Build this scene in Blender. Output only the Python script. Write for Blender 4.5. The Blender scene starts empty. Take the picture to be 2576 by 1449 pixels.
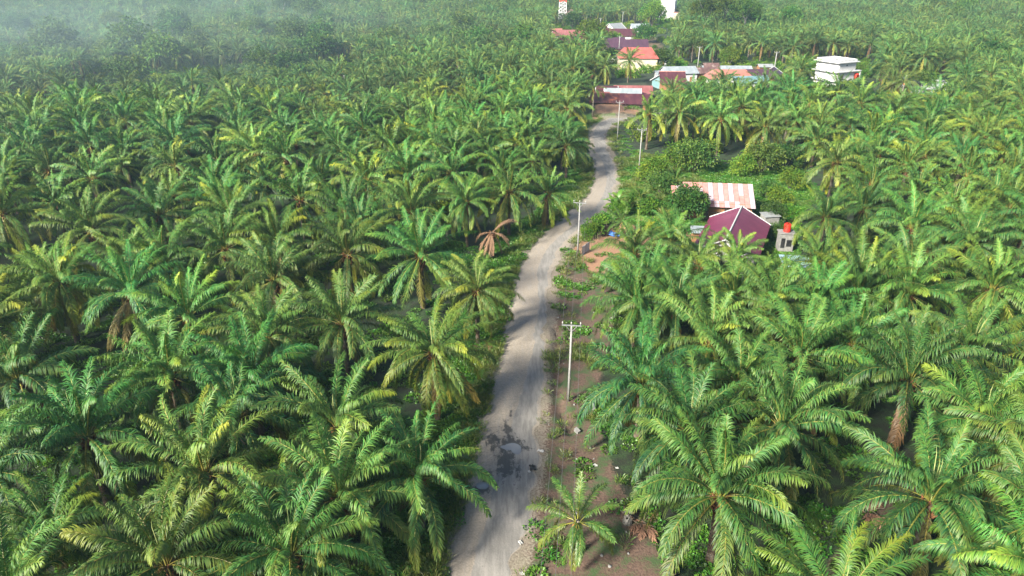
import bpy, math, random
import numpy as np
from mathutils import Vector, Matrix, Euler
R = math.radians
random.seed(7)
rng = np.random.default_rng(11)
scene = bpy.context.scene
C = scene.collection

# ------------------------------------------------------------------ camera, world, sun, exposure
CAMH, PITCH, F = 42.0, R(25.3), 1741.0            # metres, below the horizon, focal length in units of a 2576 px wide frame
W2, H2 = 1288.0, 724.5
cam = bpy.data.cameras.new('camera')
cam.sensor_width = 36.0
cam.lens = 36.0 * F / 2576.0
cam.clip_start, cam.clip_end = 0.5, 6000.0
camo = bpy.data.objects.new('camera', cam)
C.objects.link(camo)
camo.location = (0, 0, CAMH)
camo.rotation_euler = (math.pi / 2 - PITCH, 0, 0)
scene.camera = camo

SUN_EL, SUN_AZ = R(33), R(227)                    # azimuth clockwise from +Y: the sun stands behind the camera, to its left
world = bpy.data.worlds.new('World')
scene.world = world
world.use_nodes = True
wn = world.node_tree
sky = wn.nodes.new('ShaderNodeTexSky')
sky.sky_type = 'NISHITA'
sky.sun_disc = False
sky.sun_elevation = SUN_EL
sky.sun_rotation = SUN_AZ
sky.air_density, sky.dust_density, sky.ozone_density = 1.0, 2.0, 1.0
wn.nodes['Background'].inputs['Strength'].default_value = 0.07
wn.links.new(sky.outputs[0], wn.nodes['Background'].inputs['Color'])

sun = bpy.data.lights.new('sun', 'SUN')
sun.energy, sun.angle, sun.color = 5.0, R(10.0), (1.0, 0.93, 0.78)
suno = bpy.data.objects.new('sun', sun)
C.objects.link(suno)
sdir = Vector((math.sin(SUN_AZ) * math.cos(SUN_EL), math.cos(SUN_AZ) * math.cos(SUN_EL), math.sin(SUN_EL)))
suno.rotation_euler = sdir.to_track_quat('Z', 'Y').to_euler()
suno.location = (-60, -60, 90)

vs = scene.view_settings
vs.view_transform, vs.look, vs.gamma, vs.exposure = 'Standard', 'None', 1.0, 1.55
cy = scene.cycles
cy.max_bounces, cy.diffuse_bounces, cy.glossy_bounces, cy.transmission_bounces = 6, 3, 2, 4
cy.transparent_max_bounces, cy.volume_bounces = 8, 0
cy.use_denoising = True
cy.denoiser = 'OPENIMAGEDENOISE'
cy.denoising_input_passes = 'RGB_ALBEDO_NORMAL'
cy.denoising_prefilter = 'ACCURATE'
cy.use_adaptive_sampling = False
cy.caustics_reflective = cy.caustics_refractive = False

# ------------------------------------------------------------------ helpers
SP, CP = math.sin(PITCH), math.cos(PITCH)

def at(px, py, z=0.0):
    """the point of height z seen at a place of the photograph (2576 px wide)"""
    u, v = (px - W2) / F, (H2 - py) / F
    d = Vector((u, CP + v * SP, -SP + v * CP))
    t = (z - CAMH) / d.z
    return Vector((d.x * t, d.y * t, z))

def pix(x, y, z):
    x, y, z = np.asarray(x, float), np.asarray(y, float), np.asarray(z, float) - CAMH
    dep = y * CP - z * SP
    up = y * SP + z * CP
    return W2 + F * x / dep, H2 - F * up / dep, dep

def smooth(a, b, x):
    t = np.clip((x - a) / (b - a), 0, 1)
    return t * t * (3 - 2 * t)

def vnoise(x, y, seed=0):
    """smooth 2-D value noise, 0..1"""
    x, y = np.asarray(x, float), np.asarray(y, float)
    xi, yi = np.floor(x).astype(np.int64), np.floor(y).astype(np.int64)
    def h(i, j):
        n = (i * 374761393 + j * 668265263 + seed * 974711) & 0x7fffffff
        n = ((n ^ (n >> 13)) * 1274126177) & 0x7fffffff
        return ((n ^ (n >> 16)) & 0xffff) / 65535.0
    fx, fy = x - xi, y - yi
    fx, fy = fx * fx * (3 - 2 * fx), fy * fy * (3 - 2 * fy)
    return (h(xi, yi) * (1 - fx) + h(xi + 1, yi) * fx) * (1 - fy) + (h(xi, yi + 1) * (1 - fx) + h(xi + 1, yi + 1) * fx) * fy

def inside(px, py, poly):
    px, py = np.asarray(px, float), np.asarray(py, float)
    r = np.zeros(px.shape, bool)
    n = len(poly)
    for i in range(n):
        x0, y0 = poly[i][0], poly[i][1]
        x1, y1 = poly[(i + 1) % n][0], poly[(i + 1) % n][1]
        if y0 == y1:
            continue
        c = ((y0 > py) != (y1 > py)) & (px < (x1 - x0) * (py - y0) / (y1 - y0) + x0)
        r ^= c
    return r

def segdist(px, py, pts):
    px, py = np.asarray(px, float), np.asarray(py, float)
    d = np.full(px.shape, 1e9)
    for (a, b) in zip(pts[:-1], pts[1:]):
        ax, ay, bx, by = a[0], a[1], b[0], b[1]
        vx, vy = bx - ax, by - ay
        t = np.clip(((px - ax) * vx + (py - ay) * vy) / max(vx * vx + vy * vy, 1e-9), 0, 1)
        d = np.minimum(d, np.hypot(px - ax - t * vx, py - ay - t * vy))
    return d

def polydist(px, py, poly):
    """signed: negative inside"""
    d = segdist(px, py, list(poly) + [poly[0]])
    return np.where(inside(px, py, poly), -d, d)

class MB:
    """collects triangles and quads of one mesh"""
    def __init__(self):
        self.v, self.f, self.m, self.t, self.n = [], [], [], [], 0
    def add(self, V, Fc, mat=0, tint=None):
        V = np.asarray(V, float).reshape(-1, 3)
        self.v.append(V)
        for f in Fc:
            self.f.append(tuple(int(i) + self.n for i in f))
            self.m.append(mat)
        self.n += len(V)
        return self
    def box(self, c, s, rz=0.0, mat=0, rx=0.0, taper=1.0):
        x, y, z = s[0] / 2, s[1] / 2, s[2] / 2
        V = np.array([(-x, -y, -z), (x, -y, -z), (x, y, -z), (-x, y, -z), (-x * taper, -y * taper, z), (x * taper, -y * taper, z), (x * taper, y * taper, z), (-x * taper, y * taper, z)])
        M = np.array(Euler((rx, 0, rz)).to_matrix())
        return self.add(V @ M.T + np.array(c), [(0, 3, 2, 1), (4, 5, 6, 7), (0, 1, 5, 4), (1, 2, 6, 5), (2, 3, 7, 6), (3, 0, 4, 7)], mat)
    def tube(self, pts, rad, n=8, mat=0, cap=True):
        pts = [np.array(p, float) for p in pts]
        rad = [rad] * len(pts) if np.isscalar(rad) else list(rad)
        V, Fc = [], []
        up = np.array((0, 0, 1.0))
        for i, p in enumerate(pts):
            d = pts[min(i + 1, len(pts) - 1)] - pts[max(i - 1, 0)]
            d = d / (np.linalg.norm(d) + 1e-9)
            a = np.cross(d, up if abs(d[2]) < 0.9 else np.array((1.0, 0, 0)))
            a /= np.linalg.norm(a) + 1e-9
            b = np.cross(d, a)
            for k in range(n):
                t = 2 * math.pi * k / n
                V.append(p + rad[i] * (math.cos(t) * a + math.sin(t) * b))
        for i in range(len(pts) - 1):
            for k in range(n):
                Fc.append((i * n + k, i * n + (k + 1) % n, (i + 1) * n + (k + 1) % n, (i + 1) * n + k))
        if cap:
            Fc.append(tuple(range(n - 1, -1, -1)))
            Fc.append(tuple((len(pts) - 1) * n + k for k in range(n)))
        return self.add(V, Fc, mat)
    def lathe(self, prof, c=(0, 0, 0), n=20, mat=0):
        V, Fc = [], []
        for (r, z) in prof:
            for k in range(n):
                t = 2 * math.pi * k / n
                V.append((c[0] + r * math.cos(t), c[1] + r * math.sin(t), c[2] + z))
        for i in range(len(prof) - 1):
            for k in range(n):
                Fc.append((i * n + k, i * n + (k + 1) % n, (i + 1) * n + (k + 1) % n, (i + 1) * n + k))
        Fc.append(tuple(range(n - 1, -1, -1)))
        Fc.append(tuple((len(prof) - 1) * n + k for k in range(n)))
        return self.add(V, Fc, mat)
    def mesh(self, name, mats):
        me = bpy.data.meshes.new(name)
        V = np.concatenate(self.v) if self.v else np.zeros((0, 3))
        me.from_pydata(V.tolist(), [], self.f)
        for m in (mats if isinstance(mats, (list, tuple)) else [mats]):
            me.materials.append(m)
        me.polygons.foreach_set('material_index', self.m)
        me.update()
        return me
    def build(self, name, mats, parent=None, smooth_=False):
        me = self.mesh(name, mats)
        if smooth_:
            me.polygons.foreach_set('use_smooth', [True] * len(me.polygons))
        return link(name, me, parent)

def link(name, me, parent=None, loc=None):
    o = bpy.data.objects.new(name, me)
    C.objects.link(o)
    if parent is not None:
        o.parent = parent
    if loc is not None:
        o.location = loc
    return o

def tag(o, label=None, cat=None, group=None, kind=None):
    if label: o['label'] = label
    if cat: o['category'] = cat
    if group: o['group'] = group
    if kind: o['kind'] = kind
    return o

def thing(name, label, cat, loc=(0, 0, 0), rz=0.0, group=None):
    o = bpy.data.objects.new(name, None)
    o.empty_display_size = 0.3
    C.objects.link(o)
    o.location = loc
    o.rotation_euler = (0, 0, rz)
    return tag(o, label, cat, group)

def tri_mesh(name, V, T, mats, midx=None, tint=None):
    """fast mesh from numpy triangles; tint: per vertex RGBA"""
    me = bpy.data.meshes.new(name)
    V = np.ascontiguousarray(V, np.float32)
    T = np.ascontiguousarray(T, np.int32)
    me.vertices.add(len(V))
    me.vertices.foreach_set('co', V.ravel())
    me.loops.add(T.size)
    me.loops.foreach_set('vertex_index', T.ravel())
    me.polygons.add(len(T))
    me.polygons.foreach_set('loop_start', np.arange(0, T.size, 3, dtype=np.int32))
    for m in mats:
        me.materials.append(m)
    if midx is not None:
        me.polygons.foreach_set('material_index', np.ascontiguousarray(midx, np.int32))
    if tint is not None:
        a = me.color_attributes.new('tint', 'FLOAT_COLOR', 'POINT')
        a.data.foreach_set('color', np.ascontiguousarray(tint, np.float32).ravel())
    me.update(calc_edges=True)
    return me

# ------------------------------------------------------------------ materials
class NT:
    def __init__(self, name):
        self.m = bpy.data.materials.new(name)
        self.m.use_nodes = True
        self.t = self.m.node_tree
        self.b = self.t.nodes['Principled BSDF']
        self.out = self.t.nodes['Material Output']
    def n(self, typ, **kw):
        nd = self.t.nodes.new(typ)
        for k, v in kw.items():
            setattr(nd, k, v)
        return nd
    def l(self, a, b):
        self.t.links.new(a, b)
    def val(self, sock, v):
        if hasattr(v, 'links') or hasattr(v, 'is_linked'):
            self.l(v, sock)
        else:
            sock.default_value = v
    def mix(self, fac, a, b, mode='MIX'):
        nd = self.n('ShaderNodeMix', data_type='RGBA', blend_type=mode)
        self.val(nd.inputs[0], fac)
        for s, v in ((nd.inputs[6], a), (nd.inputs[7], b)):
            self.val(s, (*v, 1.0) if isinstance(v, tuple) and len(v) == 3 else v)
        return nd.outputs[2]
    def math(self, op, a, b=0.0, c=None):
        nd = self.n('ShaderNodeMath', operation=op)
        self.val(nd.inputs[0], a)
        self.val(nd.inputs[1], b)
        if c is not None:
            self.val(nd.inputs[2], c)
        return nd.outputs[0]
    def ramp(self, x, a, b):
        nd = self.n('ShaderNodeMapRange', interpolation_type='SMOOTHSTEP')
        self.l(x, nd.inputs[0])
        nd.inputs[1].default_value, nd.inputs[2].default_value = a, b
        return nd.outputs[0]
    def noise(self, scale, detail=4.0, rough=0.55, coord='Object', sc=None, dist=0.0):
        tc = self.n('ShaderNodeTexCoord')
        src = tc.outputs[coord]
        if sc is not None:
            mp = self.n('ShaderNodeMapping')
            mp.inputs['Scale'].default_value = sc
            self.l(src, mp.inputs[0])
            src = mp.outputs[0]
        nd = self.n('ShaderNodeTexNoise')
        nd.inputs['Scale'].default_value = scale
        nd.inputs['Detail'].default_value = detail
        nd.inputs['Roughness'].default_value = rough
        nd.inputs['Distortion'].default_value = dist
        self.l(src, nd.inputs['Vector'])
        return nd.outputs['Fac']
    def bump(self, h, strength=0.4, dist=0.05):
        nd = self.n('ShaderNodeBump')
        nd.inputs['Strength'].default_value = strength
        nd.inputs['Distance'].default_value = dist
        self.l(h, nd.inputs['Height'])
        self.l(nd.outputs[0], self.b.inputs['Normal'])
    def col(self, c):
        self.val(self.b.inputs['Base Color'], (*c, 1.0) if isinstance(c, tuple) and len(c) == 3 else c)
    def rough(self, r):
        self.val(self.b.inputs['Roughness'], r)

def mat_plain(name, a, b, scale=3.0, rough=0.8, bump=0.25, metallic=0.0):
    k = NT(name)
    f = k.noise(scale, 5.0, 0.6)
    k.col(k.mix(k.ramp(f, 0.3, 0.7), a, b))
    k.rough(rough)
    k.b.inputs['Metallic'].default_value = metallic
    if bump:
        k.bump(f, bump, 0.03)
    return k.m

def mat_leaf(name, deep, light, yellow, trans=0.35, spec=0.45, rough=0.42, vary=0.25):
    """foliage: tint.r = yellowing, tint.g = light or deep green, tint.b = brown; each plant a little different by its own random number"""
    k = NT(name)
    at_ = k.n('ShaderNodeAttribute', attribute_name='tint')
    sp = k.n('ShaderNodeSeparateColor')
    k.l(at_.outputs['Color'], sp.inputs[0])
    oi = k.n('ShaderNodeObjectInfo')
    g = k.mix(sp.outputs[1], deep, light)
    y = k.mix(sp.outputs[0], g, yellow)
    br = k.mix(sp.outputs[2], y, (0.16, 0.085, 0.035))
    hs = k.n('ShaderNodeHueSaturation')
    k.l(k.math('MULTIPLY_ADD', oi.outputs['Random'], 0.05, 0.475), hs.inputs['Hue'])
    wn_ = k.n('ShaderNodeTexWhiteNoise', noise_dimensions='1D')
    k.l(oi.outputs['Random'], wn_.inputs['W'])
    k.l(k.math('MULTIPLY_ADD', wn_.outputs[0], 2 * vary, 1 - vary), hs.inputs['Value'])
    k.l(br, hs.inputs['Color'])
    k.col(hs.outputs[0])
    k.rough(rough)
    k.b.inputs['Specular IOR Level'].default_value = spec
    tr = k.n('ShaderNodeBsdfTranslucent')
    k.l(k.mix(1.0, hs.outputs[0], (1.25, 1.12, 0.45), 'MULTIPLY'), tr.inputs[0])
    mx = k.n('ShaderNodeMixShader')
    mx.inputs[0].default_value = trans
    k.l(k.b.outputs[0], mx.inputs[1])
    k.l(tr.outputs[0], mx.inputs[2])
    k.l(mx.outputs[0], k.out.inputs[0])
    return k.m

def mat_roof(name, a, b, rust=None, rust_amt=0.5, rough=0.45, pitch=0.22, axis=0):
    """corrugated sheet: ridges run down the slope; weathered, here and there rusty"""
    k = NT(name)
    tc = k.n('ShaderNodeTexCoord')
    wv = k.n('ShaderNodeTexWave', wave_type='BANDS', bands_direction='X' if axis == 0 else 'Y')
    wv.inputs['Scale'].default_value = 0.5 / pitch
    k.l(tc.outputs['Object'], wv.inputs[0])
    f = k.noise(0.9, 5.0, 0.6, sc=(1.0, 0.35, 0.35) if axis == 0 else (0.35, 1.0, 0.35))
    c = k.mix(k.ramp(f, 0.3, 0.7), a, b)
    if rust:
        g = k.noise(0.7, 6.0, 0.68)
        c = k.mix(k.ramp(g, 0.62 - 0.2 * rust_amt, 0.78 - 0.2 * rust_amt), c, rust)
    k.col(c)
    k.rough(rough)
    k.b.inputs['Metallic'].default_value = 0.15
    k.bump(wv.outputs['Fac'], 0.6, 0.04)
    return k.m

M = {}
M['palm'] = mat_leaf('palm_leaf', (0.006, 0.048, 0.024), (0.044, 0.175, 0.036), (0.32, 0.34, 0.025), trans=0.16, spec=0.3, rough=0.5)
M['palm_far'] = mat_leaf('palm_leaf_far', (0.006, 0.044, 0.025), (0.034, 0.130, 0.036), (0.34, 0.34, 0.03), trans=0.14, spec=0.2, rough=0.6, vary=0.45)
M['petiole'] = mat_leaf('palm_petiole', (0.10, 0.15, 0.03), (0.24, 0.26, 0.06), (0.40, 0.25, 0.04), trans=0.0)
M['spear'] = mat_plain('palm_spear', (0.20, 0.27, 0.08), (0.36, 0.38, 0.16), 2.0, 0.5, 0.1)
M['coco'] = mat_leaf('coconut_leaf', (0.025, 0.095, 0.025), (0.08, 0.19, 0.035), (0.33, 0.27, 0.035), trans=0.2)
M['dead'] = mat_leaf('dead_frond', (0.15, 0.085, 0.05), (0.25, 0.155, 0.095), (0.28, 0.19, 0.12), trans=0.1, spec=0.2, rough=0.8)
k = NT('palm_trunk')
f1 = k.noise(6.0, 6.0, 0.65)
f2 = k.noise(1.1, 3.0, 0.5)
k.col(k.mix(k.ramp(f2, 0.45, 0.7), k.mix(k.ramp(f1, 0.35, 0.65), (0.035, 0.024, 0.017), (0.11, 0.075, 0.05)), (0.17, 0.155, 0.13)))
k.rough(0.95); k.bump(f1, 0.8, 0.08)
M['trunk'] = k.m
M['heart'] = mat_plain('palm_frond_base', (0.07, 0.03, 0.015), (0.24, 0.10, 0.035), 5.0, 0.9, 0.6)
M['lichen'] = mat_plain('lichen_bark', (0.08, 0.075, 0.065), (0.40, 0.40, 0.37), 4.0, 0.95, 0.6)
M['stump'] = mat_plain('stump_bark', (0.05, 0.045, 0.04), (0.24, 0.235, 0.22), 3.0, 0.95, 0.8)
M['bark'] = mat_plain('tree_bark', (0.10, 0.085, 0.065), (0.26, 0.23, 0.19), 3.0, 0.95, 0.6)
M['tree'] = mat_leaf('tree_leaf', (0.016, 0.062, 0.012), (0.060, 0.150, 0.022), (0.20, 0.22, 0.03), trans=0.3, spec=0.15, rough=0.6)
M['tree_dark'] = mat_leaf('dark_tree_leaf', (0.010, 0.045, 0.010), (0.045, 0.120, 0.020), (0.20, 0.24, 0.03), trans=0.2, spec=0.25, rough=0.5)
M['tree_grey'] = mat_leaf('grey_tree_leaf', (0.040, 0.070, 0.030), (0.090, 0.135, 0.055), (0.18, 0.17, 0.06), trans=0.3, spec=0.15, rough=0.6)
M['shrub'] = mat_leaf('shrub_leaf', (0.020, 0.090, 0.012), (0.085, 0.220, 0.025), (0.28, 0.30, 0.03), trans=0.35, spec=0.15, rough=0.6)
M['fern'] = mat_leaf('fern_leaf', (0.05, 0.11, 0.012), (0.15, 0.22, 0.02), (0.28, 0.27, 0.03), trans=0.3)
M['cover'] = mat_leaf('cover_leaf', (0.022, 0.100, 0.012), (0.085, 0.240, 0.024), (0.16, 0.19, 0.03), trans=0.3, vary=0.35)
M['grass'] = mat_leaf('grass_blade', (0.035, 0.10, 0.016), (0.10, 0.19, 0.03), (0.30, 0.26, 0.08), trans=0.3)
M['banana'] = mat_leaf('banana_leaf', (0.06, 0.19, 0.03), (0.16, 0.33, 0.05), (0.30, 0.36, 0.04), trans=0.45)
M['nut'] = mat_plain('coconut_husk', (0.40, 0.15, 0.03), (0.55, 0.25, 0.05), 5.0, 0.5, 0.1)
M['concrete'] = mat_plain('concrete', (0.15, 0.15, 0.148), (0.24, 0.24, 0.232), 2.5, 0.9, 0.3)
M['pole'] = mat_plain('pole_concrete', (0.22, 0.22, 0.22), (0.31, 0.31, 0.305), 2.0, 0.75, 0.15)
M['steel'] = mat_plain('galvanised_steel', (0.26, 0.27, 0.28), (0.36, 0.37, 0.38), 6.0, 0.5, 0.1, 0.5)
M['ceramic'] = mat_plain('white_ceramic', (0.42, 0.41, 0.40), (0.54, 0.53, 0.52), 4.0, 0.3, 0.0)
M['wire'] = mat_plain('wire', (0.10, 0.10, 0.11), (0.16, 0.16, 0.17), 2.0, 0.6, 0.0)
M['white'] = mat_plain('white_paint', (0.46, 0.465, 0.48), (0.56, 0.56, 0.57), 0.7, 0.8, 0.15)
M['cream'] = mat_plain('cream_paint', (0.48, 0.42, 0.31), (0.56, 0.50, 0.38), 0.6, 0.85, 0.15)
M['timber'] = mat_plain('brown_board', (0.21, 0.10, 0.045), (0.29, 0.15, 0.075), 1.2, 0.9, 0.3)
M['stick'] = mat_plain('weathered_stick_and_shade', (0.07, 0.052, 0.04), (0.17, 0.135, 0.10), 3.0, 0.95, 0.4)  # real sticks; also painted shade under eaves and between roof panels
M['dark'] = mat_plain('dark_opening', (0.012, 0.012, 0.014), (0.03, 0.03, 0.032), 2.0, 0.4, 0.0)
M['redtank'] = mat_plain('red_plastic', (0.50, 0.016, 0.008), (0.58, 0.026, 0.012), 2.0, 0.6, 0.0)
M['bluetarp'] = mat_plain('blue_tarpaulin', (0.04, 0.12, 0.42), (0.10, 0.24, 0.58), 6.0, 0.5, 0.6)
M['paper'] = mat_plain('white_scrap', (0.30, 0.30, 0.29), (0.46, 0.46, 0.45), 8.0, 0.8, 0.3)
M['black'] = mat_plain('black_scrap', (0.008, 0.008, 0.009), (0.022, 0.022, 0.024), 8.0, 0.7, 0.3)
M['maroon'] = mat_roof('maroon_sheet', (0.135, 0.020, 0.055), (0.185, 0.033, 0.078))
M['maroon_y'] = mat_roof('maroon_sheet_along', (0.16, 0.036, 0.066), (0.22, 0.055, 0.095), axis=1)
M['maroon_old'] = mat_roof('old_maroon_sheet', (0.062, 0.018, 0.026), (0.098, 0.032, 0.042), (0.17, 0.07, 0.05), 0.4)
M['rusty'] = mat_roof('rusty_maroon_sheet', (0.046, 0.015, 0.016), (0.078, 0.027, 0.027), (0.20, 0.07, 0.035), 0.7)
M['pink'] = mat_roof('faded_pink_sheet', (0.23, 0.08, 0.08), (0.29, 0.115, 0.11), (0.34, 0.21, 0.19), 0.3)
M['orange'] = mat_roof('orange_red_sheet', (0.34, 0.085, 0.07), (0.40, 0.12, 0.10), (0.42, 0.2, 0.17), 0.2)
M['salmon'] = mat_roof('salmon_sheet', (0.33, 0.135, 0.105), (0.38, 0.165, 0.13))
M['purple'] = mat_roof('purple_sheet', (0.062, 0.028, 0.048), (0.092, 0.042, 0.068), (0.12, 0.05, 0.055), 0.3)
M['paleblue'] = mat_roof('pale_zinc_sheet', (0.22, 0.26, 0.285), (0.31, 0.345, 0.37), rough=0.6)
M['zinc'] = mat_roof('grey_zinc_sheet', (0.25, 0.265, 0.275), (0.34, 0.355, 0.36), (0.18, 0.12, 0.09), 0.2)
M['teal'] = mat_roof('teal_sheet', (0.12, 0.24, 0.27), (0.19, 0.30, 0.33))
M['oldsheet'] = mat_roof('old_brown_sheet', (0.11, 0.06, 0.055), (0.17, 0.10, 0.09), (0.34, 0.27, 0.25), 0.5)
M['panel_pink'] = mat_plain('pink_roof_panel', (0.35, 0.155, 0.140), (0.43, 0.205, 0.188), 1.5, 0.6, 0.1)
M['panel_white'] = mat_plain('pale_roof_panel', (0.34, 0.265, 0.30), (0.42, 0.34, 0.38), 1.0, 0.6, 0.1)
M['soilheap'] = mat_plain('red_soil', (0.33, 0.17, 0.10), (0.45, 0.26, 0.16), 2.0, 0.95, 0.6)

# ------------------------------------------------------------------ road line (edges read at heights of the photograph)
ROAD_PX = [(1520, 1098, 1278), (1449, 1122, 1292), (1380, 1140, 1306), (1300, 1160, 1326), (1250, 1173, 1338), (1190, 1188, 1346), (1130, 1204, 1350), (1070, 1219, 1354),
           (1008, 1235, 1360), (950, 1249, 1363), (900, 1262, 1366), (850, 1276, 1369), (800, 1288, 1372), (740, 1297, 1378), (690, 1305, 1387), (640, 1324, 1408),
           (600, 1354, 1444), (560, 1398, 1496), (520, 1448, 1533), (490, 1478, 1549), (460, 1494, 1556), (435, 1493, 1557), (415, 1489, 1553), (395, 1483, 1541), (375, 1479, 1530),
           (355, 1484, 1523), (340, 1489, 1519), (325, 1494, 1521), (314, 1503, 1532)]
ROAD_TAIL = [(1545, 299.5, 5.0), (1585, 292, 4.8), (1630, 287, 4.8), (1680, 283, 4.8), (1740, 276, 4.8)]
Lw = [at(a, y) for (y, a, b) in ROAD_PX]
Rw = [at(b, y) for (y, a, b) in ROAD_PX]
cen = [((l.x + r.x) / 2, (l.y + r.y) / 2, (l - r).length) for l, r in zip(Lw, Rw)]
cen = [(cen[0][0] - 1.2, 8.0, cen[0][2]), (cen[0][0] - 0.6, 22.0, cen[0][2])] + cen
for (px, py, w) in ROAD_TAIL:
    p = at(px, py)
    cen.append((p.x, p.y, w))
cen = np.array(cen)
ds = np.r_[0, np.cumsum(np.hypot(*np.diff(cen[:, :2], axis=0).T))]
S_ = np.arange(0, ds[-1], 0.3)
def spl(col):
    v = np.interp(S_, ds, cen[:, col])
    kx = np.ones(23) / 23
    return np.convolve(np.r_[[v[0]] * 11, v, [v[-1]] * 11], kx, 'valid')
rx_, ry_, rw_ = spl(0), spl(1), np.clip(spl(2), 4.2, 8.0)
ROAD = list(zip(rx_[::8], ry_[::8]))
def road_x(y):
    """the road's centre at a distance; beyond its bend, the bend's own x"""
    o = np.argsort(ry_[:int(len(ry_) * 0.9)])
    return np.interp(y, ry_[o], rx_[o])

def W(poly):
    return [tuple(at(x, y)[:2]) for (x, y) in poly]

# ------------------------------------------------------------------ ground: one sheet
SOIL = W([(1285, 1470), (1330, 1290), (1352, 1100), (1366, 900), (1376, 760), (1392, 690), (1420, 640), (1490, 640), (1560, 690), (1545, 800), (1530, 880), (1500, 1000), (1520, 1120), (1570, 1240), (1640, 1330), (1700, 1460)])
YARD = W([(1420, 650), (1475, 590), (1540, 560), (1610, 545), (1700, 545), (1760, 590), (1750, 620), (1640, 640), (1560, 680), (1500, 690)])
CLEAR = W([(1500, 540), (1545, 470), (1560, 420), (1600, 385), (1690, 400), (1990, 430), (2060, 470), (2010, 560), (2005, 640), (1960, 700), (1800, 660), (1600, 570)])
BANK = W([(1492, 300), (1500, 278), (1560, 262), (1620, 270), (1600, 284), (1545, 292)])
VILL = W([(1490, 300), (1480, 225), (1640, 222), (1640, 285)])
VILL2 = W([(1650, 222), (1640, 180), (1700, 158), (1960, 160), (2010, 190), (1990, 216)])
VILL3 = W([(1540, 150), (1480, 120), (1400, 100), (1400, 75), (1600, 60), (1680, 110), (1690, 150)])
TRENCH = [tuple(at(x, y)[:2]) for (x, y) in [(1402, 826), (1400, 900), (1401, 980), (1410, 1030), (1436, 1085)]]
PATH = [tuple(at(x, y)[:2]) for (x, y) in [(2080, 1460), (2150, 1370), (2215, 1310), (2330, 1180)]]
PATH2 = [tuple(at(x, y)[:2]) for (x, y) in [(0, 790), (60, 772), (200, 735)]]
PATH3 = [tuple(at(x, y)[:2]) for (x, y) in [(1200, 672), (1262, 645), (1340, 625)]]

def hill(x, y):
    d = np.hypot(x, y)
    return smooth(520, 1100, d) * 26 * (0.55 + 0.9 * vnoise(x / 260 + 3.1, y / 260, 4)) + smooth(200, 380, d) * 5 * (vnoise(x / 120, y / 120, 9) - 0.5)

def axis_lines(lim, near, far_):
    out, v, st = [0.0], 0.0, 0.45
    while v < lim:
        if v > near:
            st = min(st * 1.12, far_)
        v += st
        out.append(v)
    return np.array(out)
gx = axis_lines(3200, 45, 90)
gx = np.r_[-gx[:0:-1], gx]
gy = axis_lines(3600, 120, 90)
gy = np.r_[-np.array([400, 250, 150, 90, 50, 25, 10.0]), gy]
GX, GY = np.meshgrid(gx, gy)
soil = smooth(1.4, -1.4, polydist(GX, GY, SOIL))
yard = smooth(1.2, -1.2, polydist(GX, GY, YARD))
bank = smooth(2.5, -2.0, polydist(GX, GY, BANK))
vil = np.maximum.reduce([smooth(6, -6, polydist(GX, GY, p)) for p in (VILL, VILL2, VILL3)])
dr = segdist(GX, GY, ROAD)
verge = smooth(5.2, 2.7, dr)
tr = smooth(0.75, 0.25, segdist(GX, GY, TRENCH))
path = np.maximum.reduce([smooth(1.3, 0.3, segdist(GX, GY, p)) for p in (PATH, PATH2, PATH3)])
clear = smooth(2, -2, polydist(GX, GY, CLEAR))
GZ = hill(GX, GY) + 0.10 * (vnoise(GX / 3, GY / 3, 2) - 0.5) * smooth(2.8, 4.5, dr) - 0.5 * tr + 1.6 * smooth(3, -3, polydist(GX, GY, VILL)) * smooth(4.5, 8, dr)
GZ = GZ - 0.012
n0, n1 = GX.shape
V = np.stack([GX, GY, GZ], -1).reshape(-1, 3)
idx = np.arange(n0 * n1).reshape(n0, n1)
q = np.stack([idx[:-1, :-1], idx[:-1, 1:], idx[1:, 1:], idx[1:, :-1]], -1).reshape(-1, 4)
T = np.concatenate([q[:, [0, 1, 2]], q[:, [0, 2, 3]]])
k = NT('ground')
at1 = k.n('ShaderNodeAttribute', attribute_name='tint')
sp = k.n('ShaderNodeSeparateColor'); k.l(at1.outputs['Color'], sp.inputs[0])
nf, nm, nc = k.noise(5.0, 6.0, 0.65), k.noise(0.55, 5.0, 0.6), k.noise(22.0, 3.0, 0.6)
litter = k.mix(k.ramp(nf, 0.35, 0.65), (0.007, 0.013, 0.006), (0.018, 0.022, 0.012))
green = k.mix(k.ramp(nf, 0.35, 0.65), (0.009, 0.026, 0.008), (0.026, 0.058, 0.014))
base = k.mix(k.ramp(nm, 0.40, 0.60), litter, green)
brown = k.mix(k.ramp(nf, 0.3, 0.7), (0.058, 0.036, 0.027), (0.140, 0.090, 0.067))
brown = k.mix(k.math('MULTIPLY', k.ramp(nc, 0.63, 0.75), 0.6), brown, (0.26, 0.22, 0.19))
brown = k.mix(k.ramp(k.math('ADD', nm, k.math('MULTIPLY', nf, 0.5)), 0.69, 0.90), brown, (0.040, 0.075, 0.024))
sand = k.mix(k.ramp(nf, 0.3, 0.7), (0.21, 0.105, 0.06), (0.31, 0.185, 0.115))
sand = k.mix(k.ramp(nm, 0.52, 0.68), sand, (0.17, 0.12, 0.08))
def edge(x):
    return k.ramp(k.math('ADD', x, k.math('MULTIPLY_ADD', nf, 0.9, k.math('MULTIPLY_ADD', nm, 0.6, -0.75))), 0.35, 0.65)
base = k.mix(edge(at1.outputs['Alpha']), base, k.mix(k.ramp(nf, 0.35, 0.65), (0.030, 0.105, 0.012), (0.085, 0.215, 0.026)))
c = k.mix(edge(sp.outputs[0]), base, brown)
c = k.mix(edge(sp.outputs[1]), c, sand)
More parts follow.
